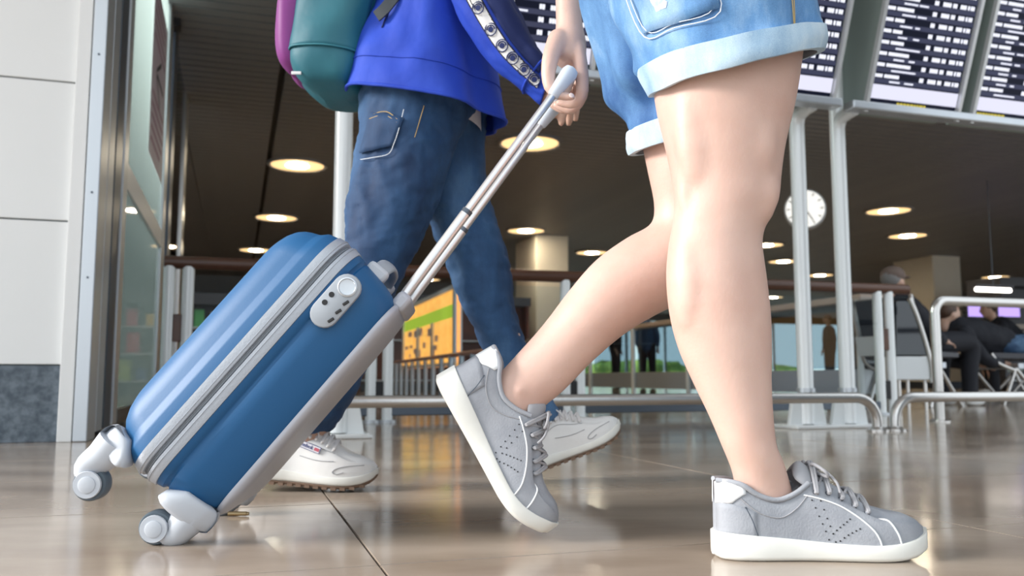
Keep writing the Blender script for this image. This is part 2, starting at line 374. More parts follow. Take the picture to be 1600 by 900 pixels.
# ------------------------------------------------------------------ ceiling lamps
def lamp(px, py, lab, r=.36):
    d = F*(HC-CAM_H)/(590-py); c = at(px, py, d)
    t = thing('ceiling_light', lab, 'ceiling light', (c.x, c.y, HC), PHI, 'round ceiling downlights')
    p = MB(); p.lathe([(r+.03, .004), (r+.03, -.02), (r, -.028), (r-.02, -.018), (r-.03, -.012)], 28); obj('trim_ring', p, M['slat'], t)
    p = MB(); p.lathe([(r-.02, -.016), (r*.55, -.011), (.01, -.010)], 28); obj('dish', p, M['lamp_dish'], t)
    p = MB(); p.lathe([(r*.40, -.011), (r*.40, -.022), (r*.34, -.028), (.01, -.031)], 24); obj('bulb_cover', p, M['lamp_core'], t)
for a in [(465, 252, 'warm ceiling downlight left of the blue jeans, larger and higher one'), (432, 337, 'warm ceiling downlight just above the top corner of the suitcase'),
          (400, 389, 'warm ceiling downlight half hidden by the upper edge of the suitcase'), (828, 216, 'large warm ceiling downlight behind the suitcase pull handle'),
          (822, 358, 'warm ceiling downlight above the cream pillar'), (668, 436, 'small far ceiling downlight above the orange poster'),
          (925, 393, 'small ceiling downlight between cream pillar and bare calf'), (1388, 326, 'warm ceiling downlight right of the clock, upper of two'),
          (1418, 366, 'warm ceiling downlight right of the clock, lower of two'), (1224, 407, 'small ceiling downlight under the clock, left of the posts'),
          (1197, 381, 'small ceiling downlight touching the outline of the near calf'), (1281, 429, 'small ceiling downlight between the two tall posts, upper one'),
          (1318, 446, 'tiny ceiling downlight between the two tall posts, lower one'), (1555, 432, 'warm ceiling downlight right of the tan pillar'),
          (1208, 464, 'tiny far ceiling downlight behind the near calf, lowest one')]: lamp(*a)
t = thing('strip_light', 'bright straight strip lamp above the purple screens', 'strip light', at(1552, 453, 12.0), PHI)
p = MB(); p.tube([(-.30, 0, 0), (.30, 0, 0)], .03, 10); obj('tube', p, M['tube_light'], t)
p = MB(); p.span((-.33, -.04, .03), (.33, .04, .07)); obj('fixture', p, M['shop_dark'], t, smooth=0)
p = MB(); p.tube([(0, 0, .06), (0, 0, HC+.05-t.location.z)], .008, 8); obj('hanger', p, M['dark_alu'], t)

# ------------------------------------------------------------------ clock
cc = at(1258, 328, 10.0)
t = thing('hanging_clock', 'round white station clock hanging from the ceiling', 'clock', cc, -math.atan2(cc.x, cc.y))
p = MB(); Mx = Matrix.Rotation(PI/2, 4, 'X'); p.lathe([(.23, -.07), (.235, -.06), (.235, .06), (.23, .07)], 36, Mx); obj('drum', p, M['alu_pale'], t)
p = MB(); p.lathe([(.215, .071), (.215, .075)], 36, Mx); obj('dial', p, mat('dial', (.9, .9, .88), .4, emit=(1, .98, .92), estr=.55), t)
p = MB()
for k in range(12):
    a = 2*PI*k/12; R = Matrix.Rotation(a, 3, 'Y'); p.box(R @ Vector((0, -.077, .185)), (.012, .004, .035), R)
obj('hour_marks', p, M['rubber'], t, smooth=0)
for L_, a, w_ in ((.11, -.6, .018), (.16, 2.6, .012)):
    R = Matrix.Rotation(a, 3, 'Y'); p = MB(); p.box(R @ Vector((0, -.081, L_/2)), (w_, .004, L_), R); obj('hand', p, M['rubber'], t, smooth=0)
p = MB(); p.tube([(0, 0, .22), (0, 0, HC+.05-cc.z)], .018, 10); obj('drop_rod', p, M['dark_alu'], t)

# ------------------------------------------------------------------ departure boards on stands
VS = 3.58; ZB = 1.565
def stand(u_posts, u0, u1, lab):
    t = thing('display_stand', lab, 'stand', B(u_posts[0], VS), PHI, 'departure board stands')
    for up in u_posts:
        x = up - u_posts[0]
        p = MB(); p.tube([(x, 0, .02), (x, 0, ZB+.9)], .037, 20); post = obj('post', p, M['post_white'], t)
        for s_ in (-1, 1):
            q = MB(); q.prism([(x + s_*.03, -.012, .012), (x + s_*.105, -.012, .012), (x + s_*.085, -.012, .12), (x + s_*.036, -.012, .17)], (0, .024, 0)); obj('gusset', q, M['post_white'], post, smooth=0, bevel=.002)
        q = MB(); q.box((x, 0, .008), (.25, .20, .016)); obj('base_plate', q, M['post_white'], post, bevel=.004)
        q = MB(); q.tube([(x, 0, .17), (x, 0, .19)], .045, 18); obj('collar', q, M['alu'], post)
    p = MB(); p.span((u0-u_posts[0], -.20, ZB-.03), (u1-u_posts[0], -.12, ZB+.012)); obj('lower_beam', p, M['alu'], t, smooth=0, bevel=.008)
    p = MB()
    p.span((u0-u_posts[0], -.05, ZB+.85), (u1-u_posts[0], .03, ZB+.93)); obj('upper_beam', p, M['alu'], t, smooth=0, bevel=.008)
    for up in u_posts:
        x = up-u_posts[0]; p = MB(); p.tube(smooth_path([(x, 0, ZB-.09), (x, -.03, ZB-.03), (x, -.13, ZB-.01)], 4), .034, 14); obj('elbow', p, M['post_white'], t)
stand([.40, 2.62], .30, 2.74, 'tall white stand behind the walkers carrying the left departure boards')
stand([2.86, 5.6], 2.80, 5.9, 'tall white stand right of the legs carrying the right departure boards')
TILT = math.radians(20); SH = .95; SW = .53
def board(u, lab, seed):
    rnd = random.Random(seed)
    t = thing('departure_board', lab, 'display board', B(u, VS-.17, ZB), PHI, 'tilted departure boards')
    ty, tz = -math.sin(TILT), math.cos(TILT)
    def S(x, h, o=0): return Vector((x, h*ty - o*tz, h*tz + o*ty))      # point on the tilted screen
    p = MB(); p.prism([(-.02, .0, .0), (-.02, SH*ty, SH*tz), (-.02, .15, SH*tz), (-.02, .15, .0)], (SW+.04, 0, 0)); obj('housing', p, M['cabinet'], t, smooth=0)
    for x in (-.022, SW+.004):
        p = MB(); p.prism([S(x, -.03, .0), S(x+.018, -.03, .0), S(x+.018, SH, 0), S(x, SH, 0)], S(0, 0, .025)); obj('edge_strip', p, M['alu_pale'], t, smooth=0)
    p = MB(); p.add([S(0, 0, .004), S(SW, 0, .004), S(SW, SH, .004), S(0, SH, .004)], [(0, 1, 2, 3)]); scr = obj('screen', p, M['screen_off'], t, smooth=0)
    p = MB(); p.add([S(.0, .038, .006), S(SW, .038, .006), S(SW, .105, .006), S(0, .105, .006)], [(0, 1, 2, 3)]); obj('banner', p, M['banner'], scr, smooth=0)
    p = MB(); x = .02 if seed % 2 == 0 else .17
    for k in range(9): w_ = rnd.uniform(.012, .022); p.add([S(x, .010, .006), S(x+w_, .010, .006), S(x+w_, .028, .006), S(x, .028, .006)], [(0, 1, 2, 3)]); x += w_+.004
    obj('footer_text', p, M['glyph_y'], scr, smooth=0)
    rows = MB(); gl = MB(); h = .112
    def word(x, h, n, cw, ch):
        for _ in range(n):
            gl.add([S(x, h, .007), S(x+cw*.86, h, .007), S(x+cw*.86, h+ch, .007), S(x, h+ch, .007)], [(0, 1, 2, 3)]); x += cw
    while h < SH-.04:
        rows.add([S(0, h, .0055), S(SW, h, .0055), S(SW, h+.022, .0055), S(0, h+.022, .0055)], [(0, 1, 2, 3)])
        word(.012, h+.027, 4, .011, .016); word(.065, h+.027, rnd.randint(5, 13), .011, .016)
        word(.10, h+.006, rnd.randint(6, 10), .009, .008); word(.19, h+.006, rnd.randint(3, 6), .009, .008)
        for x0, n in ((.275, 2), (.325, 4), (.385, 2), (.43, 3), (.475, 1), (.492, 2)): word(x0, h+.024, n, .0125, .020)
        h += .0525
    obj('row_band', rows, M['screen_row'], scr, smooth=0, kind='stuff'); obj('row_text', gl, M['glyph'], scr, smooth=0, kind='stuff')
for k, (u, lab) in enumerate([(.90, 'departure board seen between the blue sleeve and the gripping hand'), (1.525, 'departure board hidden mostly behind the denim shorts'),
                              (2.15, 'departure board just right of the denim cuff'), (2.90, 'departure board in the upper right, full width in view'), (3.55, 'departure board cut by the right edge of the photo')]): board(u, lab, k)

# ------------------------------------------------------------------ low bumper rails and hoop barrier
def bumper(u0, u1, lab, v=3.28, zr=.150, r=.0235):
    t = thing('bumper_rail', lab, 'rail', B(u0, v), PHI, 'low steel bumper rails'); L = u1-u0; R = .11
    arc0 = [(R - R*math.cos(a), 0, zr - R + R*math.sin(a)) for a in [PI/2*k/6 for k in range(7)]]
    arc1 = [(L-x, y, z) for x, y, z in arc0[::-1]]
    p = MB(); p.tube([(0, 0, .0)] + arc0 + arc1 + [(L, 0, 0)], r, 18); obj('tube', p, M['steel'], t)
    for x in (0, L):
        p = MB(); p.lathe([(.05, 0), (.05, .008), (.03, .016), (.026, .02)], 20, Matrix.Translation((x, 0, 0))); obj('floor_flange', p, M['steel'], t)
bumper(.30, 2.775, 'long low steel bumper rail running behind the walking legs'); bumper(2.87, 5.6, 'low steel bumper rail at the right edge of the photo')
t = thing('hoop_barrier', 'tall bent steel hoop barrier in front of the seated travellers', 'barrier', B(3.67, 3.85), PHI)
R = .07; H_ = .665
arc0 = [(R - R*math.cos(a), 0, H_ - R + R*math.sin(a)) for a in [PI/2*k/6 for k in range(7)]]; L = 1.5
p = MB(); p.tube([(0, 0, 0)] + arc0 + [(L-x, y, z) for x, y, z in arc0[::-1]] + [(L, 0, 0)], .027, 18); obj('tube', p, M['steel'], t)
for x in (0, L):
    p = MB(); p.lathe([(.055, 0), (.055, .008), (.03, .014)], 20, Matrix.Translation((x, 0, 0))); obj('floor_flange', p, M['steel'], t)

# ------------------------------------------------------------------ glass barrier with brown handrail
VGB = 4.70; ZH = .825
gb = thing('glass_barrier', 'glass barrier with brown handrail and paired white posts', 'barrier', B(-.36, VGB), PHI)
us = [.07, 1.10, 2.22, 3.31, 4.42]
for k, x in enumerate(us):
    for dx in (-.045, .045):
        p = MB(); p.tube([(x+dx, 0, 0), (x+dx, 0, ZH-.02)], .030, 14); post = obj('post', p, M['post_white'], gb)
        q = MB(); q.tube([(x+dx, 0, 0), (x+dx, 0, .014)], .05, 14); obj('foot_disc', q, M['alu'], post)
    for z0, z1, m in ((.42, .56, 'wood'), (.10, .22, 'rubber')):
        q = MB(); q.span((x-.02, -.02, z0), (x+.02, .02, z1)); obj('clamp_block', q, M[m], gb, smooth=0, bevel=.004)
for k in range(4):
    p = MB(); p.add([(us[k]+.06, 0, .09), (us[k+1]-.06, 0, .09), (us[k+1]-.06, 0, ZH-.06), (us[k]+.06, 0, ZH-.06)], [(0, 1, 2, 3)]); obj('pane', p, M['pane_blue'], gb, smooth=0)
    p = MB(); p.span((us[k]+.05, -.02, .035), (us[k+1]-.05, .02, .085)); obj('bottom_rail', p, M['dark_alu'], gb, smooth=0, bevel=.005)
p = MB(); p.tube([(.0, 0, ZH), (4.62, 0, ZH)], .034, 14); obj('handrail', p, M['wood'], gb)

# ------------------------------------------------------------------ counter that runs into the hall
a = at(1345, 460, 7.5); uc, vc = UV(a); ZT = a.z
ct = thing('service_counter', 'long dark counter with pale top running into the hall', 'counter', B(uc, vc), PHI); LC = 9.0
p = MB(); p.span((-.05, -.05, ZT-.06), (.20, LC, ZT)); obj('worktop', p, mat('beige_top', (.62, .50, .42), .4), ct, smooth=0, bevel=.01)
M['dark_glass'] = mat('dark_glass', (.012, .018, .028), .06, spec=.8)
for k in range(6):
    y0 = k*LC/6
    p = MB(); p.add([(.015, y0+.04, .32), (.015, y0+LC/6-.04, .32), (.015, y0+LC/6-.04, ZT-.06), (.015, y0+.04, ZT-.06)], [(0, 1, 2, 3)]); obj('front_panel', p, M['pane_dark'], ct, smooth=0)
    p = MB(); p.span((.0, y0+.02, .1), (.03, y0+LC/6-.02, .31)); obj('lower_panel', p, mat('grey_panel', (.36, .40, .46), .4), ct, smooth=0)
    p = MB(); p.tube([(-.03, y0, 0), (-.03, y0, ZT-.05)], .03, 12); obj('upright', p, M['post_white'], ct)
p = MB(); p.span((.0, .0, .32), (.18, .03, ZT-.06)); obj('end_panel', p, M['dark_glass'], ct, smooth=0)
p = MB(); p.span((.0, .0, .1), (.18, .03, .31)); obj('lower_panel', p, M['alu_pale'], ct, smooth=0)

# ------------------------------------------------------------------ orange poster board, low fence, shops
A_, B_ = at(716, 590, 9.0), at(632, 590, 12.3)
dirv = Vector((B_.x-A_.x, B_.y-A_.y, 0)); Lp = dirv.length; ang = math.atan2(dirv.y, dirv.x)
t = thing('poster_board', 'orange advertising board with white frame and lime stripe', 'poster', (A_.x, A_.y, 0), ang)
z0, z1 = .36, at(716, 443, 9.0).z
M['orange'] = mat('orange_print', (.85, .36, .06), .5, col2=(.90, .62, .20), scale=2.5, stretch=(1.2, 1, 2.5), emit=(.9, .42, .08), estr=.7)  # glow put into the print colour to brighten a dull board
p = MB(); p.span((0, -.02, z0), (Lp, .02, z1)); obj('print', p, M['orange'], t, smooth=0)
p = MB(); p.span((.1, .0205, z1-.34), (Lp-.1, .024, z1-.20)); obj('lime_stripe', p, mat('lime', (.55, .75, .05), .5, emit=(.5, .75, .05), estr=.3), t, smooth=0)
for x0, x1, za, zb in ((0, .09, z0, z1), (Lp-.12, Lp, z0, z1), (0, Lp, z1-.05, z1), (0, Lp, z0, z0+.04), (Lp*.62, Lp*.66, z0, z1-.34), (Lp*.35, Lp*.38, z0, z1-.34)):
    p = MB(); p.span((x0, -.04, za), (x1, .045, zb)); obj('frame_bar', p, M['post_white'], t, smooth=0)
p = MB()
rr = random.Random(3)
for k in range(16):
    x, z = rr.uniform(.3, Lp-.3), rr.uniform(z0+.12, z1-.42); w_, h_ = rr.uniform(.1, .3), rr.uniform(.03, .10); p.span((x, .0208, z), (x+w_, .0225, z+h_))
obj('printed_motif', p, mat('print_motif', (.92, .70, .62), .5), t, smooth=0)
for x in (.15, Lp-.15):
    p = MB(); p.tube([(x, 0, 0), (x, 0, z0+.02)], .03, 10); obj('leg', p, M['alu'], t)
A_, B_ = at(760, 590, 7.2), at(612, 590, 13.0); dirv = Vector((B_.x-A_.x, B_.y-A_.y, 0)); Lf = dirv.length
t = thing('trolley_fence', 'low grey fence with reddish top rail below the orange board', 'fence', (A_.x, A_.y, 0), math.atan2(dirv.y, dirv.x))
p = MB(); p.tube([(0, 0, .46), (Lf, 0, .46)], .022, 10); obj('top_rail', p, mat('red_rail', (.42, .16, .09), .4), t)
for k in range(13):
    p = MB(); p.tube([(Lf*k/12, 0, 0), (Lf*k/12, 0, .45)], .028, 10); obj('picket', p, M['alu'], t)
def shop(name, px, d, w_, dep, h, lab, m, shelf=0, seed=1):
    c = at(px, 590, d); t = thing(name, lab, 'shop', (c.x, c.y, 0), PHI, 'shop units at the back of the hall'); r_ = random.Random(seed)
    p = MB(); p.span((0, .3, 0), (w_, dep, h)); obj('back_box', p, m, t, smooth=0)
    p = MB(); p.span((-.03, -.02, h-.16), (w_+.03, .4, h)); obj('fascia', p, M['shop_dark'], t, smooth=0)
    for x in (0, w_-.04):
        p = MB(); p.span((x, 0, 0), (x+.04, .34, h)); obj('side_panel', p, m, t, smooth=0)
    for k in range(shelf):
        z = .18 + k*(h-.3)/shelf
        p = MB(); p.span((.04, .02, z), (w_-.04, .3, z+.02)); s = obj('shelf', p, M['alu_pale'], t, smooth=0)
    p = MB(); p.span((0, 0, 0), (w_, .3, .12)); obj('kick_board', p, M['shop_dark'], t, smooth=0)
    return t
PK = [mat('pack_%d' % i, c, .4) for i, c in enumerate([(.7, .05, .12), (.85, .55, .05), (.1, .45, .15), (.75, .75, .72), (.08, .15, .45), (.55, .75, .12)])]
def stock(t, w_, h, shelf, seed):
    r_ = random.Random(seed); names = ['red', 'orange', 'green', 'white', 'navy', 'lime']
    for k in range(shelf):
        z = .20 + k*(h-.3)/shelf; x = .06; n_ = 0
        for c_ in r_.sample(range(6), 6):
            ww, hh = r_.uniform(.13, .20), r_.uniform(.14, (h-.3)/shelf-.06)
            if x+ww > w_-.06: break
            o = obj('packet', MB().span((-ww/2, -.05, 0), (ww/2, .05, hh)), PK[c_], None, smooth=0, bevel=.01)
            o.location = t.location + Matrix.Rotation(PHI, 3, 'Z') @ Vector((x+ww/2, .14, z+.001)); o.rotation_euler = (0, 0, PHI)
            tag(o, '%s packet on the %s shelf of the dark shop shelving' % (names[c_], ('bottom', 'middle', 'top')[k]), 'packet', 'packets on the dark shop shelving'); x += ww + r_.uniform(.04, .2)
s1 = shop('shop_shelf', 268, 12.0, 1.5, .8, 1.42, 'dark shop shelving left, seen above the suitcase edge', M['shop_dark'], 3)
stock(s1, 1.5, 1.42, 3, 4)
shop('shop_unit', 560, 15.5, 3.2, 1.2, 1.75, 'brown shop unit behind the orange poster board', M['shop_red'], 2)
shop('shop_unit', 1572, 16.0, 5.0, .8, 2.1, 'dark shop unit at the right carrying purple screens', M['shop_dark'], 2)
for k, (px, lab) in enumerate([(1527, 'small purple screen partly hidden beside the tan pillar'), (1574, 'purple screen at the right edge above the lime stripe')]):
    c = at(px, 481, 15.5); t = thing('wall_screen', lab, 'screen', c, PHI, 'purple shop screens')
    p = MB(); p.span((-.27, -.03, -.20), (.27, .03, .20)); obj('casing', p, M['shop_dark'], t, smooth=0, bevel=.01)
    p = MB(); p.span((-.24, -.036, -.16), (.24, -.031, .16)); obj('display', p, emis('purple_%d' % k, (.50, .36, .92), .9), t, smooth=0)
    p = MB(); p.span((-.02, .03, -.02), (.02, .70, .02)); obj('mount_arm', p, M['shop_dark'], t, smooth=0)
c = at(1512, 511, 15.3); t = thing('stripe_shelf', 'lime and beige edged shelf under the purple screens', 'shelf', c, PHI)
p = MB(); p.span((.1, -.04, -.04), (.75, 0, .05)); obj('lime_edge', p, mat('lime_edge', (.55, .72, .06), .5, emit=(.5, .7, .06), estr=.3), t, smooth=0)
p = MB(); p.span((.75, -.04, -.01), (2.4, 0, .07)); obj('beige_edge', p, mat('beige_edge', (.55, .48, .40), .5), t, smooth=0)
p = MB(); p.span((.1, 0, -.03), (2.4, .55, .03)); obj('board', p, M['shop_dark'], t, smooth=0)
c = at(207, 462, 9.0)
t = thing('exit_sign', 'lit green exit sign seen through the glass door', 'sign', c, PHI)
p = MB(); p.span((-.11, -.02, -.075), (.11, .02, .075)); obj('case', p, M['alu_pale'], t, smooth=0, bevel=.005)
p = MB(); p.span((-.10, -.026, -.065), (.10, -.021, .065)); obj('lit_face', p, emis('exit_green', (.05, .75, .28), 1.2), t, smooth=0)
p = MB(); p.tube([(0, 0, -.07), (0, 0, -c.z)], .015, 10); obj('pole', p, M['alu'], t)
p = MB(); p.lathe([(.12, -c.z), (.12, -c.z+.012), (.02, -c.z+.03)], 20); obj('foot', p, M['alu'], t)
# small metal scrap on the floor
c = at(371, 800, 1.545)
p = MB(); p.tube([(-.016, 0, .004), (.016, 0, .004)], .0038, 10); p.tube([(.016, 0, .004), (.020, 0, .004)], .003, 10)
o = tag(obj('metal_cap', p, mat('brass', (.45, .33, .18), .35, .8)), 'small brass coloured scrap lying on the floor under the suitcase', 'scrap'); o.location = (c.x, c.y, 0)
# ------------------------------------------------------------------ suitcase
M['shell'] = mat('blue_shell', (0.004, 0.088, 0.235), 0.50, 0.0, bump=0.03, bscale=400, spec=0.5)
M['silver_band'] = mat('silver_band', (0.42, 0.45, 0.50), 0.42, 0.25, bump=0.08, bscale=300)
M['back_panel'] = mat('silver_back_panel', (0.46, 0.47, 0.52), 0.42, 0.2)
M['zip'] = mat('zip_coil', (0.24, 0.26, 0.29), 0.5)
M['white_plastic'] = mat('white_plastic', (0.52, 0.55, 0.60), 0.4)
M['tyre'] = mat('grey_tyre', (0.10, 0.13, 0.16), 0.6)
M['lock_grey'] = mat('lock_grey', (0.37, 0.40, 0.44), 0.4)
M['chrome_rod'] = mat('satin_rod', (0.70, 0.69, 0.70), 0.30, 0.85)
PSI = math.radians(5)
P0 = at(213, 742, 1.25); target = (541, 374)
def proj(p):
    x, y, z = p.x, p.y*CP + (p.z-CAM_H)*SP, (p.z-CAM_H)*CP - p.y*SP
    return 800 + F*x/y, 450 - F*z/y
best = None
for ti in range(400, 540):
    tau = math.radians(ti/10)
    for li in range(400, 560, 4):
        q = P0 + Vector((math.cos(tau)*math.cos(PSI), math.cos(tau)*math.sin(PSI), math.sin(tau)))*(li/1000)
        a, b = proj(q); e = (a-target[0])**2 + (b-target[1])**2
        if best is None or e < best[0]: best = (e, tau, li/1000)
TAU, LEN = best[1], best[2]; WID = .345
SM = Matrix.Translation(P0) @ Matrix.Rotation(PSI, 4, 'Z') @ Matrix.Rotation(-TAU, 4, 'Y')
# lower the whole case so that the two rear wheels stand on the floor
WC = Vector((-.0415, .045, -.063)); WR = .0245
lift = (SM @ WC).z - WR
SM = Matrix.Translation((0, 0, -lift)) @ SM
SI = SM.inverted()
print('suitcase tau', math.degrees(TAU), 'len', LEN, 'lift', lift)
case = thing('suitcase', 'blue hard shell cabin suitcase tilted on its wheels', 'suitcase'); case.matrix_world = SM
def rrect(z, ins, rc=.055, n=8):
    x0, x1, y0, y1 = ins, LEN-ins, ins, WID-ins; rc = max(rc-ins*.3, .02); out = []
    for cx, cy, a0 in ((x1-rc, y1-rc, 0), (x0+rc, y1-rc, PI/2), (x0+rc, y0+rc, PI), (x1-rc, y0+rc, 1.5*PI)):
        for k in range(n+1):
            a = a0 + PI/2*k/n; out.append(Vector((cx+rc*math.cos(a), cy+rc*math.sin(a), z)))
    return out
def shell(name, prof, m, cap0=False, cap1=True):
    p = MB(); p.loft([rrect(z, i) for z, i in prof], cap0, cap1); return obj(name, p, m, case, smooth=50)
INS_F = [(.0205, 0), (.034, .0035), (.0375, .0050), (.0470, .0135), (.0500, .0150), (.0600, .0190), (.0700, .0245), (.0790, .0320), (.0870, .0430), (.0925, .0550), (.0955, .0700), (.0962, .0880)]
INS_B = [(-.0205, 0), (-.030, .0015), (-.0325, .0052), (-.036, .0060), (-.039, .0038), (-.060, .0065), (-.080, .0100), (-.096, .0145), (-.106, .0190), (-.1125, .0235)]
def inset(z):
    tb_ = INS_F if z > 0 else [(-a_, b_) for a_, b_ in INS_B]; z = abs(z)
    for (a0, b0), (a1, b1) in zip(tb_, tb_[1:]):
        if a0 <= z <= a1: return b0 + (b1-b0)*(z-a0)/(a1-a0)
    return 0 if z < .0205 else tb_[-1][1]
shell('front_shell', INS_F, M['shell'], True)
shell('back_shell', INS_B, M['shell'], True)
shell('back_panel', [(-.1100, .0205), (-.1135, .0190), (-.1185, .0205), (-.1225, .0260), (-.1250, .0350), (-.1262, .050)], M['back_panel'], True)
shell('zip_band', [(.0205, .0015), (.0200, -.0015), (.012, -.0030), (.0042, -.0022), (.0032, .0005), (.0024, .003)], M['silver_band'], False, False)
shell('zip_band', [(-.0205, .0015), (-.0200, -.0015), (-.012, -.0030), (-.0042, -.0022), (-.0032, .0005), (-.0024, .003)], M['silver_band'], False, False)
shell('zip', [(.0026, .003), (.0020, .0008), (.0010, .0004), (.0005, .0016), (-.0005, .0016), (-.0010, .0004), (-.0020, .0008), (-.0026, .003)], M['zip'], False, False)
for zz in (.0085, -.0085):
    shell('piping', [(zz+.0009, -.0024), (zz+.0005, -.0038), (zz-.0005, -.0038), (zz-.0009, -.0024)], M['silver_band'], False, False)
# grooves on the front face
for k in range(4):
    y = .085 + k*.058; p = MB(); p.span((.09, y, .0945), (LEN-.09, y+.016, .0985)); obj('rib', p, M['shell'], case, bevel=.0025)
def caster(zc, zlo, zhi, far):
    """corner bracket, fork and wheel; far mirrors it to the other side of the case"""
    def my(y): return WID - y if far else y
    cen = Vector((WC.x if zc < 0 else -.054, 0, zc))
    # corner bracket follows the shell corner
    p = MB(); sgn = -1 if zc < 0 else 1
    br = MB(); n = 9
    rings = []
    for xx, grow in ((-.010, -.016), (-.0075, -.007), (-.003, -.001), (.008, .0), (.018, -.001), (.026, -.005), (.0285, -.009)):
        zm, zh = (zlo+zhi)/2, (zhi-zlo)/2 + grow; tail = max(0, (xx-.004)/.025)
        ring = []
        for k in range(36):
            a = 2*PI*k/36; ca, sa = math.cos(a), math.sin(a)
            ex = 0.55
            zz = zm + math.copysign(abs(ca)**ex, ca)*zh*(1-.30*tail) + sgn*.30*tail*zh
            yy = .030 + math.copysign(abs(sa)**ex, sa)*(.0325+grow*.5)
            if yy < .03: yy += inset(zz)*.92
            ring.append(Vector((xx, my(yy), zz)))
        rings.append(ring)
    br.loft(rings); b_ = obj('wheel_bracket', br, M['white_plastic'], case, smooth=60)
    # neck that sweeps from the bracket to the wheel
    st = Vector((-.002, .036, (zlo+zhi)/2 + (-.010 if zc < 0 else .008)))
    path = smooth_path([st + Vector((.012, 0, 0)), st + Vector((-.012, 0, 0)), (st+cen)/2 + Vector((-.014, .036-st.y/2 , (-.010 if zc < 0 else .012))), Vector((cen.x, .036, cen.z))], 5)
    path = [Vector((q.x, my(.036), q.z)) for q in path]
    rr_ = smooth_vals([.026, .0240, .0190, .0150], 5)
    nk = MB(); nk.tube(path, rr_, 16); obj('fork', nk, M['white_plastic'], b_, smooth=60)
    My = Matrix.Translation((cen.x, 0, cen.z)) @ Matrix.Rotation(PI/2, 4, 'X')
    def disc(prof): return [(r, -z) for r, z in prof]
    for yo in (.018, .055):
        q = MB(); q.lathe([(.0188, -my(yo)+.003), (.0195, -my(yo)+.0015), (.0195, -my(yo)-.0015), (.0188, -my(yo)-.003)], 26, My); obj('fork_cheek', q, M['white_plastic'], b_, smooth=30)
        e = -1 if (yo < .03) != far else 1
        q = MB(); q.lathe([(.0120, -my(yo)-e*.003), (.0120, -my(yo)-e*.0042), (.0100, -my(yo)-e*.0050), (.001, -my(yo)-e*.0050)], 26, My); obj('hub_cap', q, M['white_plastic'], b_, smooth=30)
    q = MB(); q.lathe([(.012, -my(.024)), (.0225, -my(.0245)), (WR, -my(.028)), (WR, -my(.046)), (.0225, -my(.0495)), (.012, -my(.050))], 36, My); obj('wheel', q, M['tyre'], case, smooth=40)
for far in (False, True):
    caster(-.063, -.124, -.034, far); caster(.050, .024, .090, far)
# combination lock
def stadium(L_, W_, n=10):
    r = W_/2; c = L_/2-r
    return [(c + r*math.cos(a), r*math.sin(a)) for a in [-PI/2 + PI*k/n for k in range(n+1)]] + [(-c - r*math.cos(a), -r*math.sin(a)) for a in [-PI/2 + PI*k/n for k in range(n+1)]]
LX, LZ = .372, -.0455
lk = MB(); lk.loft([[Vector((LX+x*s_, .004-h, LZ+z*s_)) for x, z in stadium(.092, .042)] for s_, h in ((1, 0), (1, .007), (.97, .0095), (.90, .0105))]); lock = obj('lock', lk, M['lock_grey'], case, smooth=40)
Mk = Matrix.Translation((LX+.026, 0, LZ)) @ Matrix.Rotation(PI/2, 4, 'X')
q = MB(); q.lathe([(.0145, .0062), (.0145, .0085), (.0125, .0092), (.0115, .0075), (.008, .0070), (.001, .0072)], 28, Mk); obj('key_dial', q, M['alu'], lock, smooth=30)
for dx, dz in ((.003, .010), (-.012, .010)):
    q = MB(); q.lathe([(.0042, .0064), (.0042, .0071), (.001, .0071)], 14, Matrix.Translation((LX+dx, 0, LZ+dz)) @ Matrix.Rotation(PI/2, 4, 'X')); obj('button_slot', q, M['rubber'], lock)
for k in range(3):
    q = MB(); q.box((LX-.026+k*.0165, -.0072, LZ-.0140), (.010, .003, .0045), Matrix.Rotation(.3, 3, 'Y')); obj('number_wheel', q, M['rubber'], lock, bevel=.001)
# side carry handle on the top end
ch = MB(); hp = smooth_path([(LEN-.012, .075, -.055), (LEN+.006, .085, -.055), (LEN+.020, .115, -.055), (LEN+.023, .17, -.055), (LEN+.020, .225, -.055), (LEN+.006, .255, -.055), (LEN-.012, .265, -.055)], 5)
ch.loft([[q + Vector((math.cos(a)*.006, 0, math.sin(a)*.014)) for a in [2*PI*k/14 for k in range(14)]] for q in hp]); obj('carry_handle', ch, M['lock_grey'], case, smooth=60)
for y in (.068, .272):
    q = MB(); q.box((LEN-.002, y, -.055), (.022, .028, .036)); obj('handle_mount', q, M['white_plastic'], case, bevel=.006)
q = MB(); q.box((LEN-.012, WID/2, -.114), (.03, .24, .024)); obj('rod_housing', q, M['back_panel'], case, bevel=.007)
# pull rods and grip (a little steeper than the case, as the rods give under the pull)
dA = P0.y + .085 + .075; RA0 = Vector((LEN-.06, .085, -.114)); RB0 = Vector((LEN-.06, .250, -.114))
TA = SI @ at(884, 122, dA); TB = SI @ at(863, 171, dA+.165)
for a0, tp in ((RA0, TA), (RB0, TB)):
    dv = tp-a0
    q = MB(); q.tube([a0, a0+dv*.44], .0086, 18); q.tube([a0+dv*.44, a0+dv*.448], .0080, 18); rod = obj('rod', q, M['chrome_rod'], case)
    q = MB(); q.tube([a0+dv*.43, tp], .0069, 18); obj('inner_rod', q, M['chrome_rod'], rod)
    q = MB(); q.tube([a0+dv*.437, a0+dv*.452], .0089, 18); obj('rod_collar', q, M['dark_alu'], rod)
    u_ = dv.normalized()
    q = MB(); q.tube([tp-u_*.040, tp-u_*.037, tp-u_*.01, tp+u_*.010, tp+u_*.018], [.0076, .0098, .0125, .0145, .0120], 18); obj('grip_socket', q, mat('grip_plastic', (.60, .66, .74), .35), rod)
ub = (TB-TA).normalized(); ua_ = (TA-RA0).normalized()
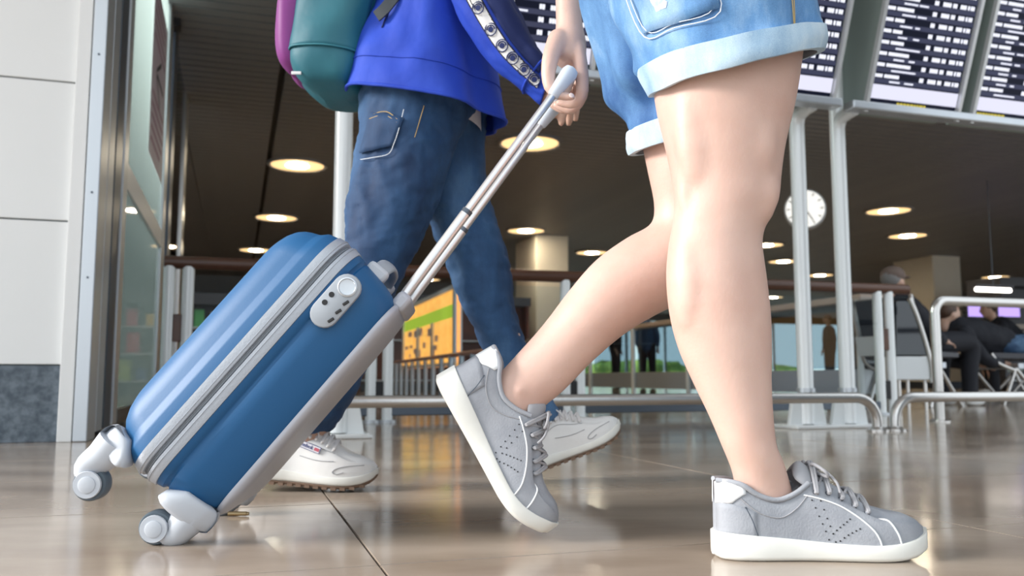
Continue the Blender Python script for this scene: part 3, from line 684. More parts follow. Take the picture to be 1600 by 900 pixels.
q = MB(); q.tube([TA-ub*.006+ua_*.008, TA+ub*.02+ua_*.008, (TA+TB)/2+ua_*.010, TB-ub*.02+ua_*.008, TB+ub*.006+ua_*.008], [.0135, .0145, .0155, .0145, .0135], 18); obj('grip', q, bpy.data.materials['grip_plastic'], case)
GA, GB = SM @ TA, SM @ TB
# ------------------------------------------------------------------ figures: shared helpers
def rings_from(sections, k=5, seg=28, ex=1.0):
    """sections: (left pixel, right pixel, depth, half depth[, lift of the far side]) -> smooth loft rings"""
    data = []
    for s in sections:
        Lp, Rp = at(*s[0], s[2]), at(*s[1], s[2]); lift = s[4] if len(s) > 4 else 0.0
        c = (Lp+Rp)/2; e = (Rp-Lp)/2; data.append((*c, *e, s[3], lift))
    out = []
    for i in range((len(data)-1)*k+1):
        q = cr(data, i/k); c = Vector(q[0:3]); e1 = Vector(q[3:6]); e2 = Vector((0, q[6], q[7]))
        ring = []
        for j in range(seg):
            a = 2*PI*j/seg; ca, sa = math.cos(a), math.sin(a)
            ring.append(c + e1*math.copysign(abs(ca)**ex, ca) + e2*math.copysign(abs(sa)**ex, sa))
        out.append(ring)
    return out
def chain(mb, pts, rs, k=4, seg=12):
    """smooth tapered limb with rounded ends"""
    P = smooth_path(pts, k); R = smooth_vals(list(rs), k)
    mb.tube(P, [max(r, .002) for r in R], seg)
    mb.ell(P[0], (R[0],)*3, 12); mb.ell(P[-1], (R[-1],)*3, 12)
def wrinkle(me, amp, freq, stretch=(1, 1, 1), seed=0):
    off = Vector((seed*3.1, seed*1.7, seed*2.3)); S = Vector(stretch)
    ns = [v.normal.copy() for v in me.vertices]
    for v, n in zip(me.vertices, ns):
        q = Vector((v.co.x*S.x, v.co.y*S.y, v.co.z*S.z))*freq + off
        a = mnoise.noise(q); b = 1-abs(mnoise.noise(q*1.7+Vector((5, 5, 5))))*2
        v.co += n*amp*(a*.6 + b*.4)
    me.update()

def denim(name, dark, mid, pale, scale):
    m = mat(name, dark, .75); nt = m.node_tree; n = nt.nodes; l = nt.links; b = n['Principled BSDF']
    tc = n.new('ShaderNodeTexCoord'); mp = n.new('ShaderNodeMapping'); mp.inputs['Scale'].default_value = (1, 1, .38); l.new(tc.outputs['Object'], mp.inputs['Vector'])
    t = n.new('ShaderNodeTexNoise'); t.inputs['Scale'].default_value = scale; t.inputs['Detail'].default_value = 7; t.inputs['Roughness'].default_value = .6; l.new(mp.outputs[0], t.inputs['Vector'])
    r = n.new('ShaderNodeValToRGB'); r.color_ramp.elements[0].color = (*dark, 1); r.color_ramp.elements[0].position = .33; r.color_ramp.elements[1].color = (*pale, 1); r.color_ramp.elements[1].position = .70
    e = r.color_ramp.elements.new(.5); e.color = (*mid, 1); l.new(t.outputs['Fac'], r.inputs[0])
    f = n.new('ShaderNodeTexNoise'); f.inputs['Scale'].default_value = 900; l.new(tc.outputs['Object'], f.inputs['Vector'])
    mx = n.new('ShaderNodeMixRGB'); mx.blend_type = 'OVERLAY'; mx.inputs[0].default_value = .35; l.new(r.outputs[0], mx.inputs[1]); l.new(f.outputs['Fac'], mx.inputs[2]); l.new(mx.outputs[0], b.inputs['Base Color'])
    bp = n.new('ShaderNodeBump'); bp.inputs['Strength'].default_value = .25; bp.inputs['Distance'].default_value = .006; l.new(t.outputs['Fac'], bp.inputs['Height']); l.new(bp.outputs[0], b.inputs['Normal'])
    return m
def skin(name, c1, c2):
    m = mat(name, c1, .48, col2=c2, scale=14, bump=.05, bscale=220, sss=.12); return m
M['skin'] = skin('skin_fair', (.64, .415, .34), (.70, .48, .40)); M['skin2'] = skin('skin_tan', (.62, .38, .28), (.66, .43, .33))
M['denim_light'] = denim('denim_light', (.035, .115, .30), (.12, .28, .53), (.42, .59, .77), 8)
M['denim_cuff'] = denim('denim_cuff', (.26, .42, .60), (.44, .60, .74), (.66, .77, .84), 12)
M['denim_dark'] = denim('denim_dark', (.010, .034, .095), (.026, .085, .20), (.10, .215, .39), 5)
M['thread'] = mat('ochre_thread', (.55, .38, .15), .7); M['thread_w'] = mat('pale_thread', (.75, .80, .86), .7)
M['blue_cloth'] = mat('blue_fleece', (.012, .052, .46), .70, col2=(.018, .070, .54), scale=10, bump=.10, bscale=60)
M['navy_cloth'] = mat('navy_fleece', (.006, .018, .11), .75, bump=.1, bscale=60)
M['hair'] = mat('brown_hair', (.06, .03, .018), .5, col2=(.10, .05, .03), scale=40, stretch=(1, 1, .1)); M['tee'] = mat('white_cotton', (.80, .80, .80), .8)

# ------------------------------------------------------------------ shoes
def make_shoe(parent, name, Mx, A, mats, style, bend=0.0, label=None, detail=True):
    """A: station table rows (x, half width, sole bottom, sole top, top height, collar half width, open)"""
    Ln = A['len']; N = len(A['x'])
    def bent(p):
        xb = .68*Ln
        if bend and p.x > xb:
            t = (p.x-xb)/(Ln-xb); a = bend*min(1.0, t*1.3); dx = p.x-xb
            return Vector((xb + dx*math.cos(a) - p.z*math.sin(a)*.6, p.y, p.z*math.cos(a*.6) + dx*math.sin(a)))
        return p
    def val(key, s):
        xs = A['x']; t = 0
        for i in range(N-1):
            if xs[i] <= s <= xs[i+1]: t = i + (s-xs[i])/max(xs[i+1]-xs[i], 1e-6); break
            t = N-1 if s > xs[-1] else t
        return cr(A[key], min(max(t, 0), N-1))
    def cross(s, side):
        """open half profile from welt to crown for one side"""
        wv = val('w', s); zb = val('zs', s)-.004; zt = val('top', s); wc = val('wc', s); op = val('open', s)
        h = zt-zb
        pts = [Vector((0, wv*.985, zb)), Vector((0, wv*1.0, zb+h*.22)), Vector((0, wv*.93+wc*.04, zb+h*.45)), Vector((0, wv*.55+wc*.45, zb+h*.72)), Vector((0, wc, zt-.004-(1-op)*.010))]
        rim = Vector((0, wc*.90, zt)) if op > .5 else Vector((0, wc*.78, zt-.004))
        ins = Vector((0, wc*.80, zt-.018)) if op > .5 else Vector((0, wc*.45, zt-.0008))
        mid = Vector((0, 0, zt-.03)) if op > .5 else Vector((0, 0, zt))
        pts += [rim, ins, mid]
        return [Vector((s*Ln, p.y*side, p.z)) for p in pts]
    def S(s, k, side=-1, off=0.0):
        """surface point: s 0..1 heel to toe, k 0..4 welt to collar edge"""
        def raw(s, k): return cr(cross(s, side), k)
        p = raw(s, k); du = raw(min(s+.01, 1), k) - raw(max(s-.01, 0), k); dk = raw(s, min(k+.05, 7)) - raw(s, max(k-.05, 0))
        n = du.cross(dk); n = n.normalized() if n.length > 1e-9 else Vector((0, side, 0))
        if n.y*side < 0: n = -n
        return Mx @ bent(p + n*off), (Mx.to_3x3() @ n).normalized()
    ns = 40; rings = []
    for i in range(ns+1):
        s = i/ns; s = .5 - .5*math.cos(PI*s) if True else s
        half = cross(s, 1); other = cross(s, -1)
        hp = [cr(half, t*.5) for t in range(15)]; op_ = [cr(other, t*.5) for t in range(15)]
        rings.append([Mx @ bent(p) for p in hp] + [Mx @ bent(p) for p in op_[::-1][1:]])
    up = MB(); up.loft(rings, True, True, ring_closed=True); shoe = obj(name, up, mats['upper'], parent, smooth=70, label=label)
    # sole
    def sole(z0k, z1k, grow, nm, m, extra=0):
        rg = []
        for i in range(ns+1):
            s = .5 - .5*math.cos(PI*i/ns); wv = val('w', s) + grow; z0, z1 = z0k(s), z1k(s); e = .004; x = s*Ln + (s-.5)*2*grow
            pr = [(wv-e*1.6, z0), (wv-e*.3, z0+e*.7), (wv, z0+e*1.6), (wv, z1-e*.5), (wv-e*.4, z1), (0, z1)]
            full = pr + [(-a, b) for a, b in pr[::-1][1:]]
            rg.append([Mx @ bent(Vector((x, a, b))) for a, b in full])
        q = MB(); q.loft(rg, True, True); return obj(nm, q, m, shoe, smooth=50)
    sole(lambda s: val('zb', s)+extra_z(A), lambda s: val('zs', s), .0035, 'sole', mats['sole'])
    if style == 'runner':
        sole(lambda s: val('zb', s), lambda s: val('zb', s)+.007, .0022, 'outsole', mats['outsole'])
        for k in range(14):
            s = .06 + k*.066
            for sd in (-1, 1):
                c = Mx @ bent(Vector((s*Ln, sd*(val('w', s)-.002), val('zb', s)+.001)))
                q = MB(); q.box(c, (.011, .011, .006), Mx.to_3x3()); obj('tread_lug', q, mats['outsole'], shoe, smooth=0)
    if not detail: return shoe, S
    def line(pts, r, nm, m, side=-1, off=.0006):
        P = smooth_path([S(s, k, side, off)[0] for s, k in pts], 5); q = MB(); q.tube(P, r, 8); return obj(nm, q, m, shoe)
    def patch(s0, s1, k0, k1, nm, m, off=.0012, sides=(-1, 1), kf=None):
        for sd in sides:
            rg = []
            for i in range(9):
                s = s0 + (s1-s0)*i/8; kb = k0 if kf is None else kf(s); rg.append([S(s, kb + (k1-kb)*j/6, sd, off)[0] for j in range(7)])
            q = MB(); q.loft(rg, False, False, ring_closed=False); o = obj(nm, q, m, shoe, smooth=80, solid=.0012)
    # tongue
    tg = MB(); T0, T1 = A['tongue']; rg = []
    for i in range(9):
        f = i/8; x = T0[0]+(T1[0]-T0[0])*f; z = T0[1]+(T1[1]-T0[1])*f + .003*math.sin(f*PI); hw = .020+.011*f - (.004 if i == 7 else .011 if i == 8 else 0); th = .007+.007*f if i < 8 else .006
        rg.append([Mx @ Vector((x*Ln - .014*abs(q)**2*f + o*.45, hw*q, z - .024*abs(q)**2 + o - (.004 if i == 8 else 0))) for q, o in [(-1, 0), (-.75, 0), (-.4, 0), (0, 0), (.4, 0), (.75, 0), (1, 0), (.85, -th), (.4, -th), (0, -th), (-.4, -th), (-.85, -th)]])
    tg.loft(rg); obj('tongue', tg, mats['tongue'], shoe, smooth=80, sub=1)
    # eyelets and laces
    E = A['eyelets']
    prev = None
    for i, (s, k) in enumerate(E):
        pts = []
        for sd in (-1, 1):
            c, n = S(s, k, sd, .0008)
            q = MB(); R = n.to_track_quat('Z', 'Y').to_matrix().to_4x4(); q.lathe([(.0036, 0), (.0036, .0008), (.0018, .0010), (.0016, -.0010)], 12, Matrix.Translation(c) @ R); obj('eyelet', q, mats['eyelet'], shoe)
            pts.append((c, n))
        crown = Mx @ bent(Vector((s*Ln+.003, 0, val('top', s)+.0055)))
        if E.index((s, k)) < 3: crown = Mx @ bent(Vector((s*Ln+.004, 0, T0[1] + (T1[1]-T0[1])*max(0, min(1, (s-T0[0])/(T1[0]-T0[0]))) + .006)))
        a, b_ = pts
        for dlt in (-.0016, .0024):
            off = (Mx.to_3x3() @ Vector((1, 0, 0)))*dlt
            q = MB(); P = smooth_path([a[0], a[0]+a[1]*.005+off*.5, crown+off, b_[0]+b_[1]*.005+off*.5, b_[0]], 5)
            q.tube(P, .0023, 8); obj('lace', q, mats['lace'], shoe)
        if prev is not None:
            for sd in (0, 1):
                q = MB(); P = smooth_path([prev[sd][0]+prev[sd][1]*.002, (prev[sd][0]+crown)/2+prev[sd][1]*.004, crown, (pts[1-sd][0]+crown)/2+pts[1-sd][1]*.003, pts[1-sd][0]+pts[1-sd][1]*.001], 4); q.tube(P, .0020, 8); obj('lace', q, mats['lace'], shoe)
        prev = pts
    # bow
    top = Mx @ bent(Vector((E[0][0]*Ln+.006, 0, T1[1]*.0 + val('top', E[0][0])+.012)))
    X = Mx.to_3x3()
    for sd in (-1, 1):
        q = MB(); P = smooth_path([top, top+X@Vector((-.004, sd*.018, .010)), top+X@Vector((.006, sd*.034, .002)), top+X@Vector((.012, sd*.026, -.006)), top], 6); q.tube(P, .0022, 8); obj('lace', q, mats['lace'], shoe)
        q = MB(); P = smooth_path([top, top+X@Vector((.010, sd*.016, .002)), top+X@Vector((.022, sd*.030, -.012)), top+X@Vector((.026, sd*.033, -.026))], 6); q.tube(P, .0019, 8); obj('lace', q, mats['lace'], shoe)
    return shoe, S, line, patch
def extra_z(A): return A.get('ez', 0.0)
XS = [0, .03, .09, .18, .28, .37, .44, .52, .62, .72, .82, .91, .97, 1.0]
SN = dict(len=.282, x=XS,
    w=[.006, .022, .031, .0345, .0345, .0345, .036, .039, .0435, .047, .0455, .038, .025, .007],
    zb=[.004, .001, 0, 0, 0, 0, 0, 0, 0, 0, .001, .005, .011, .016],
    zs=[.036, .036, .035, .033, .0305, .028, .026, .024, .0225, .022, .024, .029, .035, .039],
    top=[.100, .104, .099, .084, .077, .086, .101, .103, .087, .071, .062, .057, .049, .042],
    wc=[.004, .017, .026, .029, .029, .028, .026, .024, .026, .031, .033, .027, .016, .004],
    open=[1, 1, 1, 1, 1, 1, .8, 0, 0, 0, 0, 0, 0, 0],
    tongue=((.60, .078), (.405, .134)), eyelets=[(.455, 3.5), (.515, 3.55), (.575, 3.6), (.635, 3.65), (.69, 3.7)])
M['suede'] = mat('grey_suede', (.30, .315, .35), .8, col2=(.36, .375, .41), scale=25, bump=.12, bscale=350)
M['cupsole'] = mat('white_rubber', (.80, .80, .76), .5, col2=(.74, .73, .68), scale=18)
M['lace_grey'] = mat('grey_lace', (.36, .36, .38), .8, bump=.2, bscale=500); M['tab_white'] = mat('white_leather', (.85, .87, .88), .45)
GREY = dict(upper=M['suede'], sole=M['cupsole'], tongue=mat('tongue_grey', (.34, .345, .37), .75), eyelet=M['dark_alu'], lace=M['lace_grey'])
def grey_sneaker(parent, Mx, bend=0.0, label=None):
    shoe, S, line, patch = make_shoe(parent, 'sneaker', Mx, SN, GREY, 'cup', bend, label)
    patch(.002, .125, 2.6, 4.5, 'heel_tab', M['tab_white'], .0016, kf=lambda s: 2.5 + max(0, s-.06)*18)
    patch(.004, .17, .1, 2.5, 'heel_counter', M['suede'], .0012, kf=lambda s: .1)
    for sd in (-1, 1):
        line([(.12, 2.6), (.145, 1.9), (.16, 1.1), (.175, .1)], .0009, 'seam', M['dark_alu'], sd)
        line([(.40, 3.7), (.47, 3.0), (.56, 2.75), (.64, 2.5), (.70, 1.9), (.725, 1.0), (.735, .2)], .0011, 'piping', M['tab_white'], sd)
        line([(.74, 3.7), (.78, 3.0), (.815, 1.8), (.83, .3)], .0012, 'piping', M['tab_white'], sd)
        line([(.10, 3.1), (.18, 2.6), (.28, 2.5), (.36, 3.0), (.42, 3.5)], .0007, 'stitching', M['lace_grey'], sd)
        q = MB()
        for (a, b) in [((.435, 3.0), (.50, .5)), ((.475, 2.85), (.53, .4)), ((.60, 2.2), (.52, .9)), ((.64, 1.7), (.55, .5))]:
            for i in range(6):
                c, n = S(a[0]+(b[0]-a[0])*i/5, a[1]+(b[1]-a[1])*i/5, sd, .0003); q.lathe([(.0011, 0), (.0011, .0003), (.0002, .0003)], 8, Matrix.Translation(c) @ n.to_track_quat('Z', 'Y').to_matrix().to_4x4())
        obj('perforation', q, M['rubber'], shoe, kind='stuff')
    q = MB(); P = smooth_path([S(s, 4.6, -1, .002)[0] for s in (.012, .10, .18, .27, .36, .43)], 4); q.tube(P, .0036, 10); obj('padded_collar', q, M['suede'], shoe)
    q = MB(); P = smooth_path([S(s, 4.6, 1, .002)[0] for s in (.012, .10, .18, .27, .36, .43)], 4); q.tube(P, .0036, 10); obj('padded_collar', q, M['suede'], shoe)
    return shoe
RN = dict(len=.288, x=XS, ez=.006,
    w=[.010, .026, .034, .036, .035, .034, .036, .040, .045, .048, .046, .038, .026, .008],
    zb=[.008, .003, 0, 0, 0, 0, 0, 0, 0, 0, .002, .008, .017, .028],
    zs=[.036, .035, .034, .033, .031, .029, .027, .025, .024, .024, .027, .033, .041, .048],
    top=[.098, .105, .104, .096, .092, .100, .116, .119, .104, .086, .073, .067, .060, .052],
    wc=[.004, .018, .027, .030, .030, .028, .026, .024, .026, .032, .035, .030, .019, .005],
    open=[1, 1, 1, 1, 1, 1, .8, 0, 0, 0, 0, 0, 0, 0],
    tongue=((.60, .098), (.40, .150)), eyelets=[(.455, 3.5), (.50, 3.5), (.545, 3.55), (.59, 3.6), (.635, 3.65), (.68, 3.7)])
M['white_leather'] = mat('soft_white_leather', (.84, .84, .83), .42, col2=(.80, .79, .78), scale=12, bump=.05, bscale=120)
WHITE = dict(upper=M['white_leather'], sole=M['cupsole'], outsole=mat('brown_outsole', (.20, .13, .09), .7), tongue=mat('tongue_white', (.74, .70, .68), .7), eyelet=M['tab_white'], lace=mat('white_lace', (.78, .75, .74), .8))
def white_shoe(parent, Mx, bend=0.0, label=None, logo=True):
    shoe, S, line, patch = make_shoe(parent, 'running_shoe', Mx, RN, WHITE, 'runner', bend, label)
    sm = mat('seam_grey', (.42, .42, .44), .7) if 'seam_grey' not in bpy.data.materials else bpy.data.materials['seam_grey']
    for sd in (-1, 1):
        line([(.10, 3.4), (.15, 2.2), (.19, 1.0), (.20, .2)], .0009, 'seam', sm, sd)
        line([(.44, 1.9), (.54, 1.7), (.62, 1.9), (.70, 2.3)], .0009, 'seam', sm, sd)
        line([(.92, 2.6), (.80, 2.2), (.73, 1.6), (.70, 1.0), (.73, .8), (.78, 1.2)], .0010, 'seam', sm, sd)
        line([(.30, 2.8), (.40, 3.0), (.50, 2.9), (.62, 2.9), (.70, 3.3)], .0008, 'seam', sm, sd)
        q = MB(); P = smooth_path([S(s, 4.6, sd, .002)[0] for s in (.012, .10, .18, .27, .36, .43)], 4); q.tube(P, .0036, 10); obj('padded_collar', q, M['white_leather'], shoe)
    if logo:
        # window label with the printed name, on the camera side
        s0, s1 = .40, .60; c0, n0 = S(s0, 2.95, -1, .0018); c1, n1 = S(s1, 2.30, -1, .0018)
        c = (c0+c1)/2; cm, n = S((s0+s1)/2, 2.62, -1, .0025); X = (c1-c0).normalized(); Z = n; Y = Z.cross(X).normalized(); Z = X.cross(Y)
        R = Matrix((X, Y, Z)).transposed().to_4x4(); R.translation = cm
        q = MB(); q.box((0, 0, 0), (.056, .014, .0016)); q.xform(R); lab = obj('side_label', q, mat('label_grey', (.72, .70, .74), .5), shoe, smooth=0)
        navy = mat('label_navy', (.04, .06, .22), .5)
        q = MB()
        for b_ in ((0, .0066, .056, .0010), (0, -.0066, .056, .0010), (.0276, 0, .0010, .014), (-.0276, 0, .0010, .014)): q.box((b_[0], b_[1], .0009), (b_[2], b_[3], .0006))
        q.xform(R); obj('label_border', q, navy, shoe, smooth=0)
        tm = text_mesh('Reebok', .0115, 'name_print'); tm.transform(Matrix.Translation(R.to_3x3() @ Vector((-.006, 0, .0012)) + R.translation) @ R.to_3x3().to_4x4()); obj('name_print', tm, navy, shoe, smooth=0)
        q = MB(); q.box((.020, 0, .0010), (.011, .0065, .0006)); q.xform(R); obj('flag_print', q, mat('flag_red', (.50, .10, .14), .5), shoe, smooth=0)
    return shoe
# ------------------------------------------------------------------ the woman pulling the case
DN, DF = 1.20, 1.335                # distance of the planted (near) and the trailing (far) foot
nf = at(1111, 590, DN); woman = thing('person', 'person in denim shorts and grey sneakers pulling the blue suitcase', 'person', (nf.x+.12, nf.y, 0))
WM = woman.matrix_basis.inverted()
bpy.context.view_layer.update(); WI = Matrix.Translation(-woman.location)
def wobj(name, me, m, **k):
    if isinstance(me, MB): me = me.mesh(name)
    me.transform(WI); return obj(name, me, m, woman, **k)
near = [((1012, -60), (1262, -85), 1.235, .098), ((1010, 40), (1258, 20), 1.225, .095), ((1018, 110), (1250, 100), 1.215, .092), ((1026, 170), (1240, 165), 1.21, .084), ((1040, 230), (1226, 225), 1.207, .073),
        ((1050, 280), (1219, 276), 1.205, .064), ((1054, 318), (1216, 310), 1.203, .059), ((1051, 348), (1199, 345), 1.203, .055), ((1045, 380), (1190, 378), 1.204, .055), ((1041, 430), (1196, 430), 1.206, .058),
        ((1046, 490), (1203, 490), 1.206, .057), ((1060, 545), (1205, 545), 1.204, .051), ((1084, 600), (1205, 600), 1.201, .043), ((1108, 650), (1208, 650), 1.198, .036), ((1129, 700), (1213, 695), 1.195, .031),
        ((1143, 735), (1224, 720), 1.196, .0285), ((1148, 765), (1232, 745), 1.198, .0255), ((1152, 800), (1245, 790), 1.199, .022)]
far = [((975, -60), (1190, -80), 1.36, .095), ((985, 60), (1185, 40), 1.36, .090), ((1000, 200), (1180, 195), 1.355, .080), ((1012, 265), (1178, 265), 1.35, .070), ((1022, 318), (1176, 330), 1.348, .060), ((1016, 350), (1158, 420), 1.347, .057),
       ((978, 372), (1092, 462), 1.347, .056), ((930, 407), (1030, 490), 1.346, .058), ((888, 455), (975, 523), 1.345, .053), ((850, 505), (925, 566), 1.342, .044), ((812, 548), (880, 612), 1.339, .036), ((786, 576), (846, 640), 1.337, .032),
       ((764, 600), (830, 662), 1.336, .031), ((742, 632), (822, 690), 1.335, .030)]
bd = MB()
bd.loft(rings_from(near, 5, 30)); bd.loft(rings_from(far, 5, 30))
# knees, calves and tendons
def blob(px, py, d, r, rot=None): bd.ell(at(px, py, d), r, 16, rot)
blob(1187, 300, 1.182, (.028, .030, .036)); blob(1183, 325, 1.190, (.024, .032, .026)); blob(1080, 440, 1.190, (.032, .036, .085)); blob(1070, 275, 1.184, (.013, .018, .070)); blob(1178, 205, 1.172, (.034, .034, .085))
blob(1095, 190, 1.172, (.040, .030, .11)); blob(1192, 702, 1.174, (.011, .010, .014)); blob(1168, 510, 1.178, (.020, .022, .09))
blob(812, 610, 1.311, (.012, .010, .013)); blob(795, 598, 1.324, (.015, .016, .016))
# pelvis, trunk, neck, head
hipc = at(1105, -95, 1.29); X0 = hipc.x
trunk = [(X0, 1.29, .80, .125, .165), (X0, 1.29, .90, .125, .175), (X0+.005, 1.29, 1.02, .100, .145), (X0+.01, 1.29, 1.14, .105, .15), (X0+.01, 1.29, 1.26, .115, .17), (X0, 1.29, 1.35, .09, .175), (X0, 1.29, 1.40, .055, .08), (X0+.005, 1.29, 1.46, .05, .052)]
rg = []
for i in range((len(trunk)-1)*4+1):
    x, y, z, rx, ry = cr(trunk, i/4); rg.append([Vector((x+rx*math.cos(a), y+ry*math.sin(a), z)) for a in [2*PI*k/28 for k in range(28)]])
bd.loft(rg); bd.ell((X0+.015, 1.29, 1.55), (.095, .075, .115), 24); bd.ell((X0+.085, 1.29, 1.515), (.035, .045, .045), 16); bd.ell((X0+.112, 1.29, 1.54), (.016, .012, .022), 12)
for s in (-1, 1): bd.ell((X0+.01, 1.29+s*.078, 1.545), (.018, .010, .030), 12)
chain(bd, [(X0, 1.14, 1.345), (X0-.02, 1.10, 1.20), (X0+.05, 1.09, 1.06), (X0+.17, 1.10, .93), (X0+.22, 1.105, .88)], [.045, .040, .037, .026, .028])     # near arm swings forward
for k in range(4): chain(bd, [(X0+.215, 1.09+k*.011, .885), (X0+.265, 1.085+k*.013, .835), (X0+.275, 1.09+k*.013, .80)], [.012, .009, .007], 3, 10)
chain(bd, [(X0+.20, 1.09, .885), (X0+.225, 1.07, .84), (X0+.24, 1.075, .815)], [.012, .010, .008], 3, 10)
# far arm, straight down to the grip, hand closed round the bar
chain(bd, [(X0, 1.45, 1.345), (X0-.05, 1.495, 1.20), (X0-.10, 1.49, 1.09)], [.045, .039, .034])
bd.loft(rings_from([((862, -260), (925, -260), 1.49, .037), ((863, -150), (922, -150), 1.485, .036), ((866, -60), (914, -60), 1.478, .031), ((868, 10), (908, 8), 1.47, .025), ((868, 45), (911, 42), 1.465, .027), ((862, 70), (916, 66), 1.462, .031), ((864, 92), (916, 90), 1.465, .034), ((880, 104), (914, 104), 1.470, .032)], 4, 22))
def P3(*t): return at(*t)
def finger(pts, rs): chain(bd, [at(*p) for p in pts], rs, 4, 12)
finger([(872, 62, 1.445), (860, 92, 1.425), (857, 124, 1.418), (866, 146, 1.414), (895, 152, 1.405)], [.019, .0150, .0120, .0100, .0078])      # thumb
finger([(903, 74, 1.445), (908, 108, 1.432), (909, 146, 1.430), (896, 163, 1.440), (872, 160, 1.448)], [.013, .0125, .0110, .0092, .0078])     # index
finger([(902, 86, 1.468), (909, 116, 1.462), (908, 154, 1.462), (892, 172, 1.472), (868, 164, 1.478)], [.013, .0125, .0108, .0092, .0078])
finger([(898, 92, 1.490), (904, 120, 1.490), (902, 156, 1.492), (886, 173, 1.500), (864, 166, 1.505)], [.013, .0120, .0102, .0088, .0075])
finger([(893, 96, 1.510), (898, 120, 1.514), (895, 150, 1.518), (880, 166, 1.522), (862, 162, 1.526)], [.012, .0105, .0090, .0078, .0068])
body = remesh(bd, .0034, 6, .5, 'body')
bb = bmesh.new(); bb.from_mesh(body); lv = [v for v in bb.verts if v.co.z < .72 or v.co.x > .16]
for _ in range(11): bmesh.ops.smooth_vert(bb, verts=lv, factor=.5, use_axis_x=True, use_axis_y=True, use_axis_z=True)
bb.to_mesh(body); bb.free()
wobj('body', body, M['skin'], smooth=180)
# nails
for (px, py, d, nx) in [(893, 149, 1.3985, (0.15, -.9, .45))]:
    q = MB(); n = Vector(nx).normalized(); q.ell((0, 0, 0), (.0058, .0045, .0011), 12, n.to_track_quat('Z', 'X').to_matrix()); q.xform(Matrix.Translation(at(px, py, d))); wobj('nail', q, mat('nail', (.80, .62, .56), .25), smooth=180)
# hair and shirt (above the frame)
q = MB(); q.ell((X0-.005, 1.29, 1.575), (.105, .088, .112), 24); q.ell((X0-.09, 1.29, 1.47), (.045, .06, .12), 18); wobj('hair', remesh(q, .012, 4), M['hair'], smooth=180)
q = MB(); rg = []
for i in range(21):
    x, y, z, rx, ry = cr([(X0, 1.29, .93, .142, .19), (X0+.005, 1.29, 1.02, .122, .168), (X0+.01, 1.29, 1.14, .122, .168), (X0+.01, 1.29, 1.26, .130, .185), (X0, 1.29, 1.36, .105, .185), (X0, 1.29, 1.405, .068, .092)], i/4); rg.append([Vector((x+rx*math.cos(a), y+ry*math.sin(a), z)) for a in [2*PI*k/32 for k in range(32)]])
q.loft(rg, False, False)
for s, (c0, c1) in ((-1, ((X0, 1.13, 1.345), (X0-.02, 1.095, 1.21))), (1, ((X0, 1.45, 1.345), (X0-.045, 1.495, 1.21)))): q.tube([c0, ((Vector(c0)+Vector(c1))/2), c1], [.062, .058, .055], 20, False)
wobj('shirt', q, M['tee'], smooth=180)

# shorts
def tube_cloth(sections, k=6, seg=64, amp=.004, fr=5, seed=1, cap=False):
    rg = rings_from(sections, k, seg); n = len(rg)
    for i, r in enumerate(rg):
        c = sum(r, Vector())/seg
        for j, p in enumerate(r):
            a = 2*PI*j/seg; q = Vector((math.cos(a)*1.6, math.sin(a)*1.6, i*.055*fr/5+seed*4))
            w_ = mnoise.noise(q*1.4)*.9 + math.sin(a*7 + i*.16 + seed)*.35*mnoise.noise(q*.7+Vector((3, 1, 2)))*2 + .5*math.sin(a*3+i*.35+seed*2)*mnoise.noise(q+Vector((7, 7, 7)))
            p += (p-c).normalized()*amp*w_*2.0*min(1, .15+i/9)
    return rg
nearS = [((1014, 128), (1280, 70), 1.205, .108, .020), ((1003, 104), (1278, 48), 1.207, .110, .018), ((984, 50), (1272, 5), 1.215, .116, .012), ((950, -10), (1264, -50), 1.235, .130, .006), ((928, -80), (1256, -110), 1.27, .165, 0), ((940, -170), (1240, -180), 1.285, .178, 0), ((955, -250), (1225, -250), 1.29, .168, 0)]
farS = [((986, 232), (1165, 195), 1.357, .088, .012), ((983, 205), (1175, 170), 1.358, .094, .010), ((974, 178), (1185, 140), 1.360, .100, .008), ((945, 138), (1190, 100), 1.362, .106, .005), ((922, 80), (1195, 50), 1.362, .112, 0), ((910, 0), (1200, -20), 1.352, .120, 0), ((914, -90), (1215, -110), 1.32, .140, 0), ((940, -170), (1240, -180), 1.29, .172, 0), ((955, -250), (1225, -250), 1.29, .166, 0)]
q = MB(); NS = tube_cloth(nearS, 8, 72, .0115, 5, 1); q.loft(NS, False, False); q.loft(tube_cloth(farS, 8, 72, .0090, 5, 2), False, False)
sh = wobj('shorts', q, M['denim_light'], smooth=180); sm_ = sh.modifiers.new('t', 'SOLIDIFY'); sm_.thickness = .002; sm_.offset = -1
def cuff(secs, seed, nm='cuff'):
    rg0 = rings_from(secs, 5, 72); out = []; n = len(rg0)
    for i, r in enumerate(rg0):
        f = i/(n-1); c = sum(r, Vector())/len(r)
        out.append([p + (p-c).normalized()*(.0058 + .0012*math.sin(f*PI) + .0035*mnoise.noise(Vector((math.cos(2*PI*j/72)*3+seed, math.sin(2*PI*j/72)*3, f*1.5)))) + Vector((0, 0, .0028*mnoise.noise(Vector((math.cos(2*PI*j/72)*2.2, math.sin(2*PI*j/72)*2.2, seed*5))))) for j, p in enumerate(r)])
    inner = [[p - (p - sum(r, Vector())/len(r)).normalized()*.0105 for p in r] for r in (out[-1], out[len(out)//2], out[0])]
    q = MB(); q.loft(out + inner, False, False, closed=True); return wobj(nm, q, M['denim_cuff'], smooth=60)
c1 = cuff([((1021, 147), (1275, 84), 1.205, .107, .020), ((1012, 128), (1280, 68), 1.206, .110, .019), ((1003, 107), (1279, 50), 1.207, .112, .018)], 1)
c2 = cuff([((989, 240), (1160, 202), 1.357, .088, .012), ((985, 224), (1168, 188), 1.357, .092, .011), ((983, 206), (1174, 172), 1.358, .096, .010)], 2)
